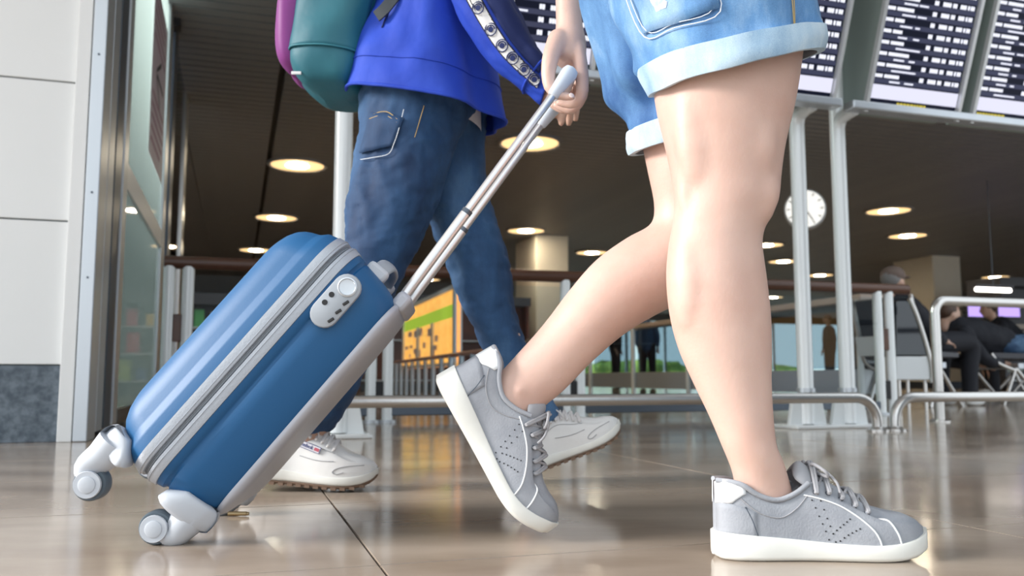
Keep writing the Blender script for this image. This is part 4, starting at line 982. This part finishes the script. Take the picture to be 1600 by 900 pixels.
# seams, back pocket, frayed patch on the camera side of the shorts
def on_short(i, j, off=.0016):
    a, b = int(i), int(j); fi, fj = i-a, j-b; a = min(a, len(NS)-2)
    p = NS[a][b % 72]*(1-fi)*(1-fj) + NS[a+1][b % 72]*fi*(1-fj) + NS[a][(b+1) % 72]*(1-fi)*fj + NS[a+1][(b+1) % 72]*fi*fj
    c = sum(NS[a], Vector())/72; return p + (p-c).normalized()*off
q = MB(); rg = []
for i in range(9):
    rg.append([on_short(13.0 + i*2.3 + (abs(t-5)*-.12 if i == 0 else 0)*-1, 40.5 + t*1.05 + i*.05, .0030) for t in range(11)])
q.loft(rg, False, False, ring_closed=False); wobj('pocket', q, M['denim_light'], smooth=180, solid=.002)
def seam(pts, r, m, nm='seam'):
    q = MB(); P = smooth_path([on_short(*p) for p in pts], 5); q.tube(P, r, 6); wobj(nm, q, m)
seam([(31, 40.5, .0042), (22, 40.5, .0042), (13, 40.6, .0042), (12.4, 45.5, .0044), (13, 51, .0042), (22, 51.2, .0042), (31, 51.4, .0042)], .0009, M['thread_w'])
seam([(31, 41.2, .0042), (22, 41.2, .0042), (13.8, 41.2, .0042), (13.2, 45.5, .0044), (13.8, 50.4, .0042), (22, 50.6, .0042), (31, 50.8, .0042)], .0007, M['thread_w'])
for dj in (0, .5): seam([(6.5, 60+dj, .0022), (14, 60+dj, .0022), (24, 60+dj, .0022), (34, 60+dj, .0022)], .0008, M['thread'])
q = MB(); rg = [[on_short(16.2+i*.9, 43.6+t*.45 + .3*math.sin(i*3+t), .0058) for t in range(5)] for i in range(4)]
q.loft(rg, False, False, ring_closed=False); wobj('frayed_patch', q, mat('fray_white', (.78, .84, .90), .9, col2=(.45, .60, .75), scale=160), smooth=180)
# shoes
Mn = Matrix.Translation(at(1111, 590, DN) + Vector((0, 0, -at(1111, 590, DN).z))) @ Matrix.Rotation(math.radians(1.5), 4, 'Z')
grey_sneaker(woman, WI @ Mn, 0, 'grey suede sneaker planted flat on the floor')
hp = at(680, 592, DF); Mf = Matrix.Translation((hp.x, hp.y, 0)) @ Matrix.Rotation(math.radians(-2), 4, 'Z') @ Matrix.Rotation(math.radians(60), 4, 'Y')
Mf.translation = Vector((hp.x, hp.y, hp.z))
grey_sneaker(woman, WI @ Mf, math.radians(10), 'grey suede sneaker standing on its toe')
# ------------------------------------------------------------------ the man in the blue jacket
D1, D2 = 1.90, 2.05
mf = at(420, 590, D1); man = thing('person', 'person in blue jacket, jeans and white shoes walking behind the suitcase', 'person', (at(640, 590, 1.95).x, 1.95, 0))
MI = Matrix.Translation(-man.location)
def mobj(name, me, m, par=None, **k):
    if isinstance(me, MB): me = me.mesh(name)
    me.transform(MI); return obj(name, me, m, par or man, **k)
hx = at(655, 120, 1.96).x
jn = MB()
jn.loft(rings_from([((556, 60), (762, 70), 1.96, .150), ((560, 130), (752, 140), 1.95, .150), ((566, 190), (722, 205), 1.925, .115), ((560, 245), (702, 262), 1.91, .100), ((551, 300), (682, 312), 1.90, .093), ((545, 350), (660, 362), 1.895, .086), ((540, 395), (634, 412), 1.893, .078),
                    ((528, 440), (612, 462), 1.892, .073), ((512, 490), (592, 512), 1.892, .070), ((494, 545), (570, 566), 1.893, .066), ((478, 600), (546, 620), 1.895, .062), ((466, 645), (526, 655), 1.897, .060), ((458, 672), (512, 674), 1.898, .058)], 5, 28))
jn.loft(rings_from([((600, 60), (762, 70), 1.98, .13), ((628, 170), (755, 180), 2.02, .110), ((640, 235), (754, 235), 2.045, .100), ((656, 300), (757, 292), 2.05, .094), ((680, 360), (770, 345), 2.052, .084), ((697, 405), (787, 392), 2.053, .076), ((710, 450), (799, 435), 2.054, .070),
                    ((735, 500), (803, 482), 2.054, .066), ((762, 552), (818, 535), 2.054, .062), ((796, 608), (846, 596), 2.054, .058), ((826, 662), (872, 650), 2.054, .056)], 5, 28))
jm = remesh(jn, .0065, 5, .5, 'jeans')
bm_ = MB(); wrinkle(jm, .013, 9, (1.3, 1, .55), 1); wrinkle(jm, .006, 24, (.8, 1, 1.7), 2)
jeans = mobj('jeans', jm, M['denim_dark'], smooth=180)
def surf(px, py, d0=1.2, off=.002):
    """first point of the jeans on the line of sight through a pixel of the survey"""
    o = at(px, py, d0) + MI.translation; d = (at(px, py, 2.3) - at(px, py, 1.2)).normalized()
    hit, loc, n, _ = jeans.ray_cast(o, d)
    return (loc + n*off - MI.translation) if hit else None
bpy.context.view_layer.update()
def on_jeans(pts, r, m, nm='stitching', off=.002, k=5):
    P = [surf(*p, off=off) for p in pts]; P = [p for p in P if p is not None]
    if len(P) < 2: return
    q = MB(); q.tube(smooth_path(P, k), r, 6); mobj(nm, q, m)
pk = [[surf(x0 + (x1-x0)*t/8, y0 + (y1-y0)*t/8, off=.004) for t in range(9)] for (x0, y0, x1, y1) in [(581-i*2.3, 176+i*9.2, 632-i*2.6, 186+i*6.2) for i in range(8)]]
if all(p is not None for r in pk for p in r):
    q = MB(); q.loft(pk, False, False, ring_closed=False); mobj('back_pocket', q, M['denim_dark'], smooth=180, solid=.003)
on_jeans([(632, 172), (625, 200), (617, 225), (608, 242), (585, 246), (566, 252)], .0009, M['thread_w'], off=.006)
on_jeans([(582, 182), (595, 177), (608, 178), (622, 188)], .0010, M['thread'], off=.006); on_jeans([(581, 187), (595, 182), (608, 183), (621, 193)], .0010, M['thread'], off=.006)
on_jeans([(662, 165), (655, 190), (648, 215)], .0009, M['thread'], off=.002)

# jacket
def cloth(secs, k, seg, amp, seed, fr=1.0):
    rg = rings_from(secs, k, seg)
    for i, r in enumerate(rg):
        c = sum(r, Vector())/seg
        for j, p in enumerate(r):
            a = 2*PI*j/seg; q = Vector((math.cos(a)*1.8, math.sin(a)*1.8, i*.06*fr + seed*5)); f = 1-.75*i/len(rg)
            p += (p-c).normalized()*amp*(mnoise.noise(q)*1.5 + math.sin(a*6+seed+i*.05+2*mnoise.noise(q*.6))*1.0*f + .7*mnoise.noise(q*2.3+Vector((0, 0, i*.02))))
    return rg
hem = [((536, 150), (786, 196), 1.95, .185, .012), ((545, 118), (779, 152), 1.95, .182, .01), ((560, 88), (772, 112), 1.95, .178, .005), ((578, 50), (766, 60), 1.95, .170, 0), ((592, 0), (762, 0), 1.95, .168, 0), ((596, -90), (768, -90), 1.95, .17, 0), ((596, -190), (772, -190), 1.95, .18, 0), ((606, -270), (764, -270), 1.95, .19, 0), ((640, -310), (735, -310), 1.95, .12, 0), ((660, -330), (720, -330), 1.95, .075, 0)]
JR = cloth(hem, 6, 64, .011, 3)
q = MB(); q.loft(JR, False, False); jk = mobj('jacket', q, M['blue_cloth'], smooth=180); s_ = jk.modifiers.new('t', 'SOLIDIFY'); s_.thickness = .004; s_.offset = -1
q = MB(); q.tube(JR[0], .0035, 8, closed=True); mobj('hem_edge', q, M['blue_cloth'], jk)
q = MB(); q.tube([p + (p-sum(JR[7], Vector())/64).normalized()*.001 for p in JR[7]], .0014, 6, closed=True); mobj('hem_seam', q, M['blue_cloth'], jk)
q = MB(); q.tube(smooth_path([JR[i][42] + Vector((0, -.002, 0)) for i in range(14, 40, 3)], 3), .0018, 6); mobj('side_seam', q, M['navy_cloth'], jk)
slv = [((672, -260), (768, -255), 1.80, .075), ((676, -170), (770, -165), 1.775, .072), ((686, -80), (778, -90), 1.765, .068), ((705, -5), (792, -15), 1.765, .064), ((736, 56), (812, 28), 1.765, .058), ((766, 96), (830, 62), 1.765, .052), ((796, 124), (845, 86), 1.765, .047), ((826, 148), (855, 104), 1.765, .042), ((845, 164), (862, 122), 1.765, .040)]
SR = cloth(slv, 6, 48, .0042, 6, 2)
q = MB(); q.loft(SR, True, False); sl = mobj('sleeve', q, M['blue_cloth'], jk, smooth=180); s_ = sl.modifiers.new('t', 'SOLIDIFY'); s_.thickness = .003; s_.offset = -1
q = MB(); q.tube([p + (p-sum(SR[40], Vector())/48).normalized()*.0015 for p in SR[40]], .003, 6, closed=True); mobj('cuff_seam', q, M['blue_cloth'], jk)
# white tape with round emblems down the outside of the sleeve; shaded side in front of it painted navy
def tape(j0, j1, i0, i1, off, m, nm):
    rg = []
    for i in range(i0, i1+1):
        c = sum(SR[i], Vector())/48; rg.append([SR[i][j % 48] + (SR[i][j % 48]-c).normalized()*off for j in range(j0, j1+1)])
    q = MB(); q.loft(rg, False, False, ring_closed=False); return mobj(nm, q, m, jk, smooth=180, solid=.001)
tape(31, 35, 4, 44, .0030, M['rubber'], 'tape_edge'); q0 = MB(); rg = []
for i in range(4, 45):
    c = sum(SR[i], Vector())/48
    def pt(j): 
        a = int(j); f = j-a; p = SR[i][a % 48]*(1-f) + SR[i][(a+1) % 48]*f; return p + (p-c).normalized()*.0042
    rg.append([pt(31.35+t*.55) for t in range(7)])
q0.loft(rg, False, False, ring_closed=False); mobj('white_tape', q0, M['tee'], jk, smooth=180)
tape(36, 48, 4, 42, .0016, M['navy_cloth'], 'sleeve_shade')
q = MB(); ring_m = []
for i in range(6, 44, 4):
    c = sum(SR[i], Vector())/48; p = SR[i][33]; n = (p-c).normalized(); Mx = Matrix.Translation(p+n*.0052) @ n.to_track_quat('Z', 'Y').to_matrix().to_4x4()
    q = MB(); q.tube([Mx @ Vector((.0125*math.cos(a), .0125*math.sin(a), 0)) for a in [2*PI*k/18 for k in range(18)]], .0012, 6, closed=True)
    q.lathe([(.0058, 0), (.0058, .0012), (.001, .0012)], 14, Mx); q.tube([Mx @ Vector((.0085*math.cos(a), .0085*math.sin(a), 0)) for a in [PI*k/10 for k in range(11)]], .0014, 6)
    mobj('emblem', q, M['navy_cloth'], jk)
# far sleeve swings back
fr = MB(); chain(fr, [(hx+.02, 2.12, 1.40), (hx+.02, 2.16, 1.22), (hx+.02, 2.17, 1.08), (hx+.03, 2.16, .99)], [.068, .062, .054, .045]); mobj('sleeve', fr, M['blue_cloth'], jk, smooth=180)
# shirt tail
q = MB(); q.loft(rings_from([((600, 150), (752, 205), 1.99, .10), ((600, 100), (752, 120), 1.985, .11)], 4, 32), False, False); mobj('shirt', q, M['tee'], smooth=180)
# body: head, neck, hands, shanks in one surface
bd = MB()
trunk = [(hx, 1.97, .86, .10, .14), (hx, 1.97, 1.0, .095, .14), (hx, 1.96, 1.2, .10, .15), (hx, 1.96, 1.38, .09, .17), (hx, 1.96, 1.46, .055, .07), (hx+.005, 1.96, 1.54, .05, .055)]
rg = []
for i in range((len(trunk)-1)*4+1):
    x, y, z, rx, ry = cr(trunk, i/4); rg.append([Vector((x+rx*math.cos(a), y+ry*math.sin(a), z)) for a in [2*PI*k/24 for k in range(24)]])
bd.loft(rg); bd.ell((hx+.015, 1.96, 1.63), (.10, .078, .12), 24); bd.ell((hx+.09, 1.96, 1.59), (.035, .045, .045), 14); bd.ell((hx+.118, 1.96, 1.62), (.017, .013, .023), 12)
for s in (-1, 1): bd.ell((hx+.01, 1.96+s*.08, 1.625), (.018, .010, .03), 12)
ar = [at(722, -230, 1.79), at(735, -60, 1.77), at(775, 40, 1.765), at(820, 105, 1.765), at(850, 140, 1.765)]
chain(bd, [Vector((hx, 1.86, 1.38))] + ar, [.045, .042, .038, .034, .028, .026])
bd.loft(rings_from([((838, 156), (860, 118), 1.765, .028), ((856, 165), (880, 132), 1.765, .036), ((868, 172), (893, 148), 1.768, .038)], 4, 20))
for pts, rs in [([(872, 152, 1.735), (880, 172, 1.728), (877, 192, 1.732)], (.0115, .0100, .0080)), ([(878, 152, 1.755), (890, 174, 1.750), (889, 192, 1.756)], (.0115, .0100, .0080)),
                ([(884, 150, 1.776), (899, 168, 1.774), (899, 186, 1.778)], (.011, .0095, .0075)), ([(884, 146, 1.796), (896, 160, 1.798), (898, 175, 1.80)], (.010, .0085, .007)), ([(862, 150, 1.735), (864, 168, 1.722), (862, 182, 1.725)], (.0115, .0098, .008))]:
    chain(bd, [at(*p) for p in pts], rs, 4, 10)
chain(bd, [(hx, 2.12, 1.40), (hx+.02, 2.16, 1.2), (hx+.02, 2.17, 1.07), (hx+.04, 2.16, .95)], [.045, .04, .034, .027])
HX = hx+.06
bd.ell((HX-.005, 2.16, .905), (.026, .018, .045), 14)
for k in range(4): chain(bd, [(HX-.008, 2.135+k*.016, .88), (HX+.01, 2.135+k*.016, .855), (HX-.005, 2.137+k*.016, .845)], [.010, .009, .0075], 3, 8)
chain(bd, [(HX+.01, 2.14, .91), (HX+.02, 2.125, .88), (HX+.01, 2.125, .865)], [.011, .010, .008], 3, 8)
for pts in ([(hx, 1.90, .86), at(620, 300, 1.90), at(585, 420, 1.893), at(530, 560, 1.893), at(485, 680, 1.90), at(470, 715, 1.90)], [(hx+.02, 2.02, .86), at(715, 300, 2.05), at(750, 430, 2.053), at(800, 570, 2.054), at(838, 668, 2.055), at(845, 700, 2.055)]):
    chain(bd, pts, [.08, .065, .052, .045, .034, .034])
mobj('body', remesh(bd, .0042, 6, .5, 'body'), M['skin2'], smooth=180)
q = MB(); q.ell((hx-.002, 1.96, 1.66), (.108, .09, .105), 20); mobj('hair', remesh(q, .012, 3), M['hair'], smooth=180)
# socks
for a, b, nm in ((at(497, 640, 1.897), at(468, 712, 1.90), 'sock'), (at(848, 645, 2.054), at(842, 706, 2.055), 'sock')):
    q = MB(); q.tube([a, (a+b)/2, b], [.036, .031, .026], 18); mobj('sock', q, M['navy_cloth'], smooth=60)
h1 = at(383, 590, D1); M1 = Matrix.Translation((h1.x, h1.y, .0235)) @ Matrix.Rotation(math.radians(4.6), 4, 'Y')
white_shoe(man, MI @ M1, 0, 'white leather running shoe half hidden by the suitcase')
h2 = at(806, 590, D2); M2 = Matrix.Translation((h2.x, h2.y, .004)) @ Matrix.Rotation(math.radians(-1), 4, 'Z') @ Matrix.Rotation(math.radians(-21), 4, 'Y') @ Matrix.Scale(.94, 4)
white_shoe(man, MI @ M2, 0, 'white leather running shoe striking the floor with its heel', logo=False)

# ------------------------------------------------------------------ backpack
M['teal'] = mat('teal_nylon', (.012, .125, .17), .55, col2=(.018, .155, .20), scale=6, bump=.12, bscale=30); M['purple'] = mat('purple_nylon', (.22, .03, .22), .55, col2=(.27, .045, .26), scale=6, bump=.1, bscale=30)
bp_ = thing('backpack', 'teal and purple backpack worn by the walker in blue', 'backpack', at(530, 155, 1.95)); BI = Matrix.Translation(-bp_.location)
def bobj(name, me, m, **k):
    if isinstance(me, MB): me = me.mesh(name)
    me.transform(BI); return obj(name, me, m, bp_, **k)
def pack(secs, seed, amp=.012):
    rg = rings_from(secs, 6, 48, .62)
    for i, r in enumerate(rg):
        c = sum(r, Vector())/48
        for j, p in enumerate(r): p += (p-c).normalized()*amp*mnoise.noise(Vector((p.x*14, p.y*14, p.z*9+seed)))*1.6
    q = MB(); q.loft(rg); return q, rg
q, BR = pack([((505, 157), (548, 158), 1.95, .075), ((484, 146), (566, 152), 1.95, .115), ((468, 122), (580, 130), 1.95, .135), ((466, 92), (590, 100), 1.95, .142), ((472, 50), (598, 55), 1.95, .146), ((480, -10), (603, -10), 1.95, .146), ((482, -120), (604, -120), 1.95, .142), ((492, -210), (598, -210), 1.95, .125), ((520, -245), (580, -245), 1.95, .07)], 1)
bobj('main_body', q, M['teal'], smooth=180)
q, _ = pack([((460, 124), (486, 127), 1.95, .07), ((448, 112), (492, 120), 1.95, .10), ((444, 88), (494, 96), 1.95, .112), ((447, 40), (496, 45), 1.95, .115), ((452, -10), (500, -10), 1.95, .112), ((460, -90), (502, -90), 1.95, .10), ((480, -130), (505, -130), 1.95, .06)], 3, .008)
bobj('front_pocket', q, M['purple'], smooth=180)
# overlapping upper side panel with its curved seam
rg = []
for i in range(16, 46):
    c = sum(BR[i], Vector())/48; rg.append([BR[i][j % 48] + (BR[i][j % 48]-c).normalized()*.005 for j in range(24, 44)])
q = MB(); q.loft(rg, False, False, ring_closed=False); bobj('side_panel', q, M['teal'], smooth=180, solid=.004)
q = MB(); q.tube(smooth_path(rg[0][::3], 3), .0022, 6); bobj('seam', q, mat('teal_seam', (.03, .20, .25), .6))
q = MB(); q.box(at(463, 114, 1.835), (.022, .004, .007)); bobj('zip_tag', q, M['tee'], bevel=.001)
for y, nm in ((1.80, 'strap'), (2.10, 'strap')):
    q = MB(); P = smooth_path([at(588, 26, y), at(606, 8, y-.01), at(640, -40, y-.01), at(690, -120, y-.005), at(740, -210, y+.02), at(735, -290, y+.05), at(680, -335, y+.06), at(600, -300, y+.06)], 5)
    rg = []
    for i, p in enumerate(P):
        t = (P[min(i+1, len(P)-1)]-P[max(i-1, 0)]).normalized(); e = Vector((t.z, 0, -t.x)).normalized() ; yv = Vector((0, 1, 0))
        rg.append([p + yv*.003*a + e*.012*b for a, b in ((-1, -1), (-1, 1), (1, 1), (1, -1))])
    q.loft(rg); bobj(nm, q, mat('strap_grey' + str(y), (.05, .06, .07), .7), smooth=40)

# ------------------------------------------------------------------ seated travellers and their seats
def seat(px, d, rot, lab, back=True):
    c = at(px, 590, d); t = thing('bench_seat', lab, 'seat', (c.x, c.y, 0), rot, 'dark hall seats')
    q = MB(); q.loft([[Vector((x, y, z)) for x, z in ((-.24+o, .40), (.24, .40), (.25, .43), (.24, .45), (-.24+o, .46))] for y, o in ((-.27, 0), (0, 0), (.27, 0))]); obj('seat_pad', q, M['shop_dark'], t, bevel=.01)
    if back:
      q = MB(); q.prism([(-.24, -.27, .44), (-.18, -.27, .43), (-.30, -.27, .90), (-.35, -.27, .89)], (0, .54, 0)); obj('backrest', q, mat('seat_navy', (.012, .02, .035), .35) if 'seat_navy' not in bpy.data.materials else bpy.data.materials['seat_navy'], t, bevel=.015)
    for y in (-.29, .29):
        q = MB(); q.tube(smooth_path([(-.36, y, .90) if back else (-.27, y, .45), (-.26, y, .50) if back else (-.25, y, .42), (-.20, y, .36), (-.05, y, .30)], 4), .016, 10); obj('side_frame', q, M['steel'], t)
        q = MB(); q.tube([(-.05, y, .32), (-.18, y, .0)], .016, 10); obj('leg', q, M['steel'], t); q = MB(); q.tube([(-.05, y, .32), (.22, y, .0)], .016, 10); obj('leg', q, M['steel'], t)
    q = MB(); q.box((0, 0, .34), (.06, .6, .05)); obj('beam', q, M['alu'], t, bevel=.005); return t
def sitter(px, d, rot, lean, lab, top, leg, hair, cap=None):
    """lean: forward lean of the trunk in radians"""
    c = at(px, 590, d); t = thing('person', lab, 'person', (c.x, c.y, 0), rot)
    hip = Vector((-.08, 0, .54)); ax = Vector((math.sin(lean), 0, math.cos(lean))); sh = hip + ax*.46; nk = sh + ax*.10; hd = nk + Vector((.05, 0, .10))
    b_ = MB(); chain(b_, [hip+ax*.2, sh, nk, hd], [.06, .06, .05, .06]); b_.ell(hd+Vector((.01, 0, .02)), (.095, .075, .115), 18); b_.ell(hd+Vector((.10, 0, .0)), (.02, .014, .025), 10)
    for s in (-1, 1):
        b_.ell(hd+Vector((0, s*.078, .01)), (.018, .01, .028), 10)
        el = sh + Vector((.10, s*.26, -.26)); wr_ = el + Vector((.24, -s*.08, -.04)); chain(b_, [sh+Vector((0, s*.15, -.02)), el, wr_, wr_+Vector((.07, -s*.02, -.02))], [.05, .04, .03, .03])
        for k in range(4): chain(b_, [wr_+Vector((.06, (k-1.5)*.018-s*.02, -.02)), wr_+Vector((.11, (k-1.5)*.02-s*.02, -.035)), wr_+Vector((.13, (k-1.5)*.02-s*.02, -.06))], [.011, .010, .008], 3, 8)
        chain(b_, [wr_+Vector((.04, -s*.04, -.01)), wr_+Vector((.08, -s*.06, -.02))], [.012, .009], 3, 8)
        chain(b_, [hip+Vector((0, s*.09, -.02)), hip+Vector((.40, s*.13, -.02)), Vector((.30, s*.13, .10))], [.06, .05, .04])
    obj('body', remesh(b_, .011, 4, .5, 'body'), M['skin2'], t, smooth=180)
    q = MB(); q.ell(hip, (.15, .18, .12), 18); chain(q, [hip, hip+ax*.25, sh-ax*.04], [.155, .165, .15], 4, 20)
    for s in (-1, 1):
        el = sh + Vector((.10, s*.26, -.26)); chain(q, [sh+Vector((0, s*.13, -.03)), el, el+Vector((.18, -s*.06, -.03))], [.075, .06, .048])
    jm_ = remesh(q, .014, 4, .5); wrinkle(jm_, .012, 9, seed=3); obj('jacket', jm_, top, t, smooth=180)
    q = MB()
    for s in (-1, 1): chain(q, [hip+Vector((0, s*.09, -.02)), hip+Vector((.38, s*.13, -.01)), Vector((.30, s*.13, .30)), Vector((.29, s*.13, .09))], [.10, .085, .07, .062])
    jm_ = remesh(q, .014, 4, .5); obj('trousers', jm_, leg, t, smooth=180)
    q = MB(); q.ell(hd+Vector((-.015, 0, .05)), (.10, .083, .095), 16); obj('hair', remesh(q, .014, 2), hair, t, smooth=180)
    if cap:
        q = MB(); q.ell(hd+Vector((0, 0, .075)), (.108, .092, .075), 16); q.ell(hd+Vector((.10, 0, .06)), (.075, .075, .012), 14); obj('cap', q, cap, t, smooth=60)
    for s in (-1, 1):
        q = MB(); q.ell((.36, s*.13, .045), (.13, .045, .045), 16); q.ell((.30, s*.13, .075), (.06, .045, .05), 12); obj('shoe', remesh(q, .012, 3), M['tab_white'], t, smooth=180)
    return t
dk = mat('dark_jacket', (.012, .013, .02), .8); jb = mat('traveller_jeans', (.03, .07, .15), .8, col2=(.12, .22, .36), scale=9)
gy = mat('grey_hair', (.22, .21, .21), .7)
s_ = seat(1425, 7.3, .5, 'dark backed hall seat beside the white barrier post'); sitter(1458, 7.35, .5, -.85, 'person with grey hair sitting behind the barrier handrail', dk, dk, gy, mat('cap_brown', (.18, .13, .11), .8))
q = MB(); q.prism([(-.345, -.25, .42), (-.33, -.25, .42), (-.33, -.25, .58), (-.375, -.25, .58)], (0, .5, 0)); obj('back_band', q, M['alu_pale'], s_, smooth=0)
seat(1562, 7.9, .1, 'dark backless hall bench under the reclining traveller', False); sitter(1580, 7.9, .1, -1.30, 'person in dark top and jeans lying back on a bench', dk, jb, M['hair'])
seat(1592, 11.2, PI-.2, 'dark hall seat at the right edge of the photo'); sitter(1590, 11.2, PI-.3, .6, 'person at the right edge with only the head showing above a seat', dk, dk, M['hair'])

# dark side panel with slanted silver edge in front of the first seat
DP = 6.5; c = at(1400, 590, DP); t = thing('seat_screen', 'dark side panel with slanted silver edge right of the white barrier post', 'panel', (c.x, c.y, 0))
def lp(px, py): p = at(px, py, DP); return Vector((p.x-c.x, 0, p.z))
q = MB(); q.prism([lp(1400, 556), lp(1452, 556), lp(1424, 470), lp(1400, 470)], (0, .35, 0)); obj('dark_panel', q, M['dark_glass'], t, smooth=0, bevel=.008)
q = MB(); q.prism([lp(1400, 594), lp(1454, 594), lp(1453, 557), lp(1400, 557)], (0, .35, 0)); obj('pale_band', q, M['alu_pale'], t, smooth=0, bevel=.008)
q = MB(); q.tube(smooth_path([lp(1421, 466), lp(1432, 492), lp(1446, 535), lp(1455, 572), lp(1456, 598)], 4), .018, 10); obj('edge_tube', q, M['steel'], t)
for px in (1407, 1448):
    for y in (.03, .32):
        q = MB(); p0 = lp(px, 593); q.tube([(p0.x, y, p0.z), (p0.x, y, 0)], .014, 8); obj('leg', q, M['steel'], t)
# travellers standing before the rear windows
def stander(px, d, rot, lab, top, leg, hgt=1.0):
    c = at(px, 590, d); t = thing('person', lab, 'person', (c.x, c.y, 0), rot); b_ = MB()
    chain(b_, [(0, 0, .95), (0, 0, 1.2), (.01, 0, 1.42), (.02, 0, 1.52), (.03, 0, 1.58)], [.10, .11, .09, .05, .06]); b_.ell((.035, 0, 1.64), (.095, .075, .115), 16); b_.ell((.13, 0, 1.62), (.018, .013, .024), 10)
    for s in (-1, 1):
        b_.ell((.03, s*.078, 1.63), (.018, .01, .028), 8); chain(b_, [(0, s*.17, 1.40), (-.03, s*.23, 1.15), (.06, s*.22, .92), (.10, s*.21, .84)], [.05, .042, .03, .028])
        for k in range(4): chain(b_, [(.09, s*.21+(k-1.5)*.018, .84), (.11, s*.21+(k-1.5)*.018, .79), (.115, s*.21+(k-1.5)*.018, .755)], [.011, .010, .008], 3, 8)
        chain(b_, [(.10, s*.19, .85), (.13, s*.175, .80)], [.012, .009], 3, 8); chain(b_, [(0, s*.09, .95), (.01, s*.11, .50), (0, s*.11, .06)], [.07, .05, .04])
    obj('body', remesh(b_, .012, 4, .5, 'body'), M['skin2'], t, smooth=180)
    q = MB(); chain(q, [(0, 0, .92), (0, 0, 1.15), (0, 0, 1.36)], [.155, .165, .15], 4, 18)
    for s in (-1, 1): chain(q, [(0, s*.15, 1.39), (-.03, s*.23, 1.15), (.04, s*.22, .96)], [.075, .062, .05])
    obj('jacket', remesh(q, .015, 4), top, t, smooth=180)
    q = MB()
    for s in (-1, 1): chain(q, [(0, s*.085, .93), (.012, s*.105, .50), (0, s*.11, .08)], [.11, .082, .066])
    obj('trousers', remesh(q, .015, 4), leg, t, smooth=180)
    q = MB(); q.ell((.02, 0, 1.68), (.10, .085, .09), 14); obj('hair', remesh(q, .015, 2), M['hair'], t, smooth=180)
    for s in (-1, 1):
        q = MB(); q.ell((.05, s*.11, .04), (.13, .045, .04), 14); q.ell((-.01, s*.11, .07), (.06, .045, .05), 12); obj('shoe', remesh(q, .013, 3), dk, t, smooth=180)
bl = mat('traveller_blue', (.05, .12, .24), .8)
stander(1012, 19.0, 1.2, 'person in blue top standing far back between the two bare legs', bl, dk); stander(962, 21.0, -.4, 'person in dark clothes standing far back below the trailing calf', dk, dk); stander(1298, 21.0, 2.4, 'dark figure standing far back between the two tall posts', dk, dk)
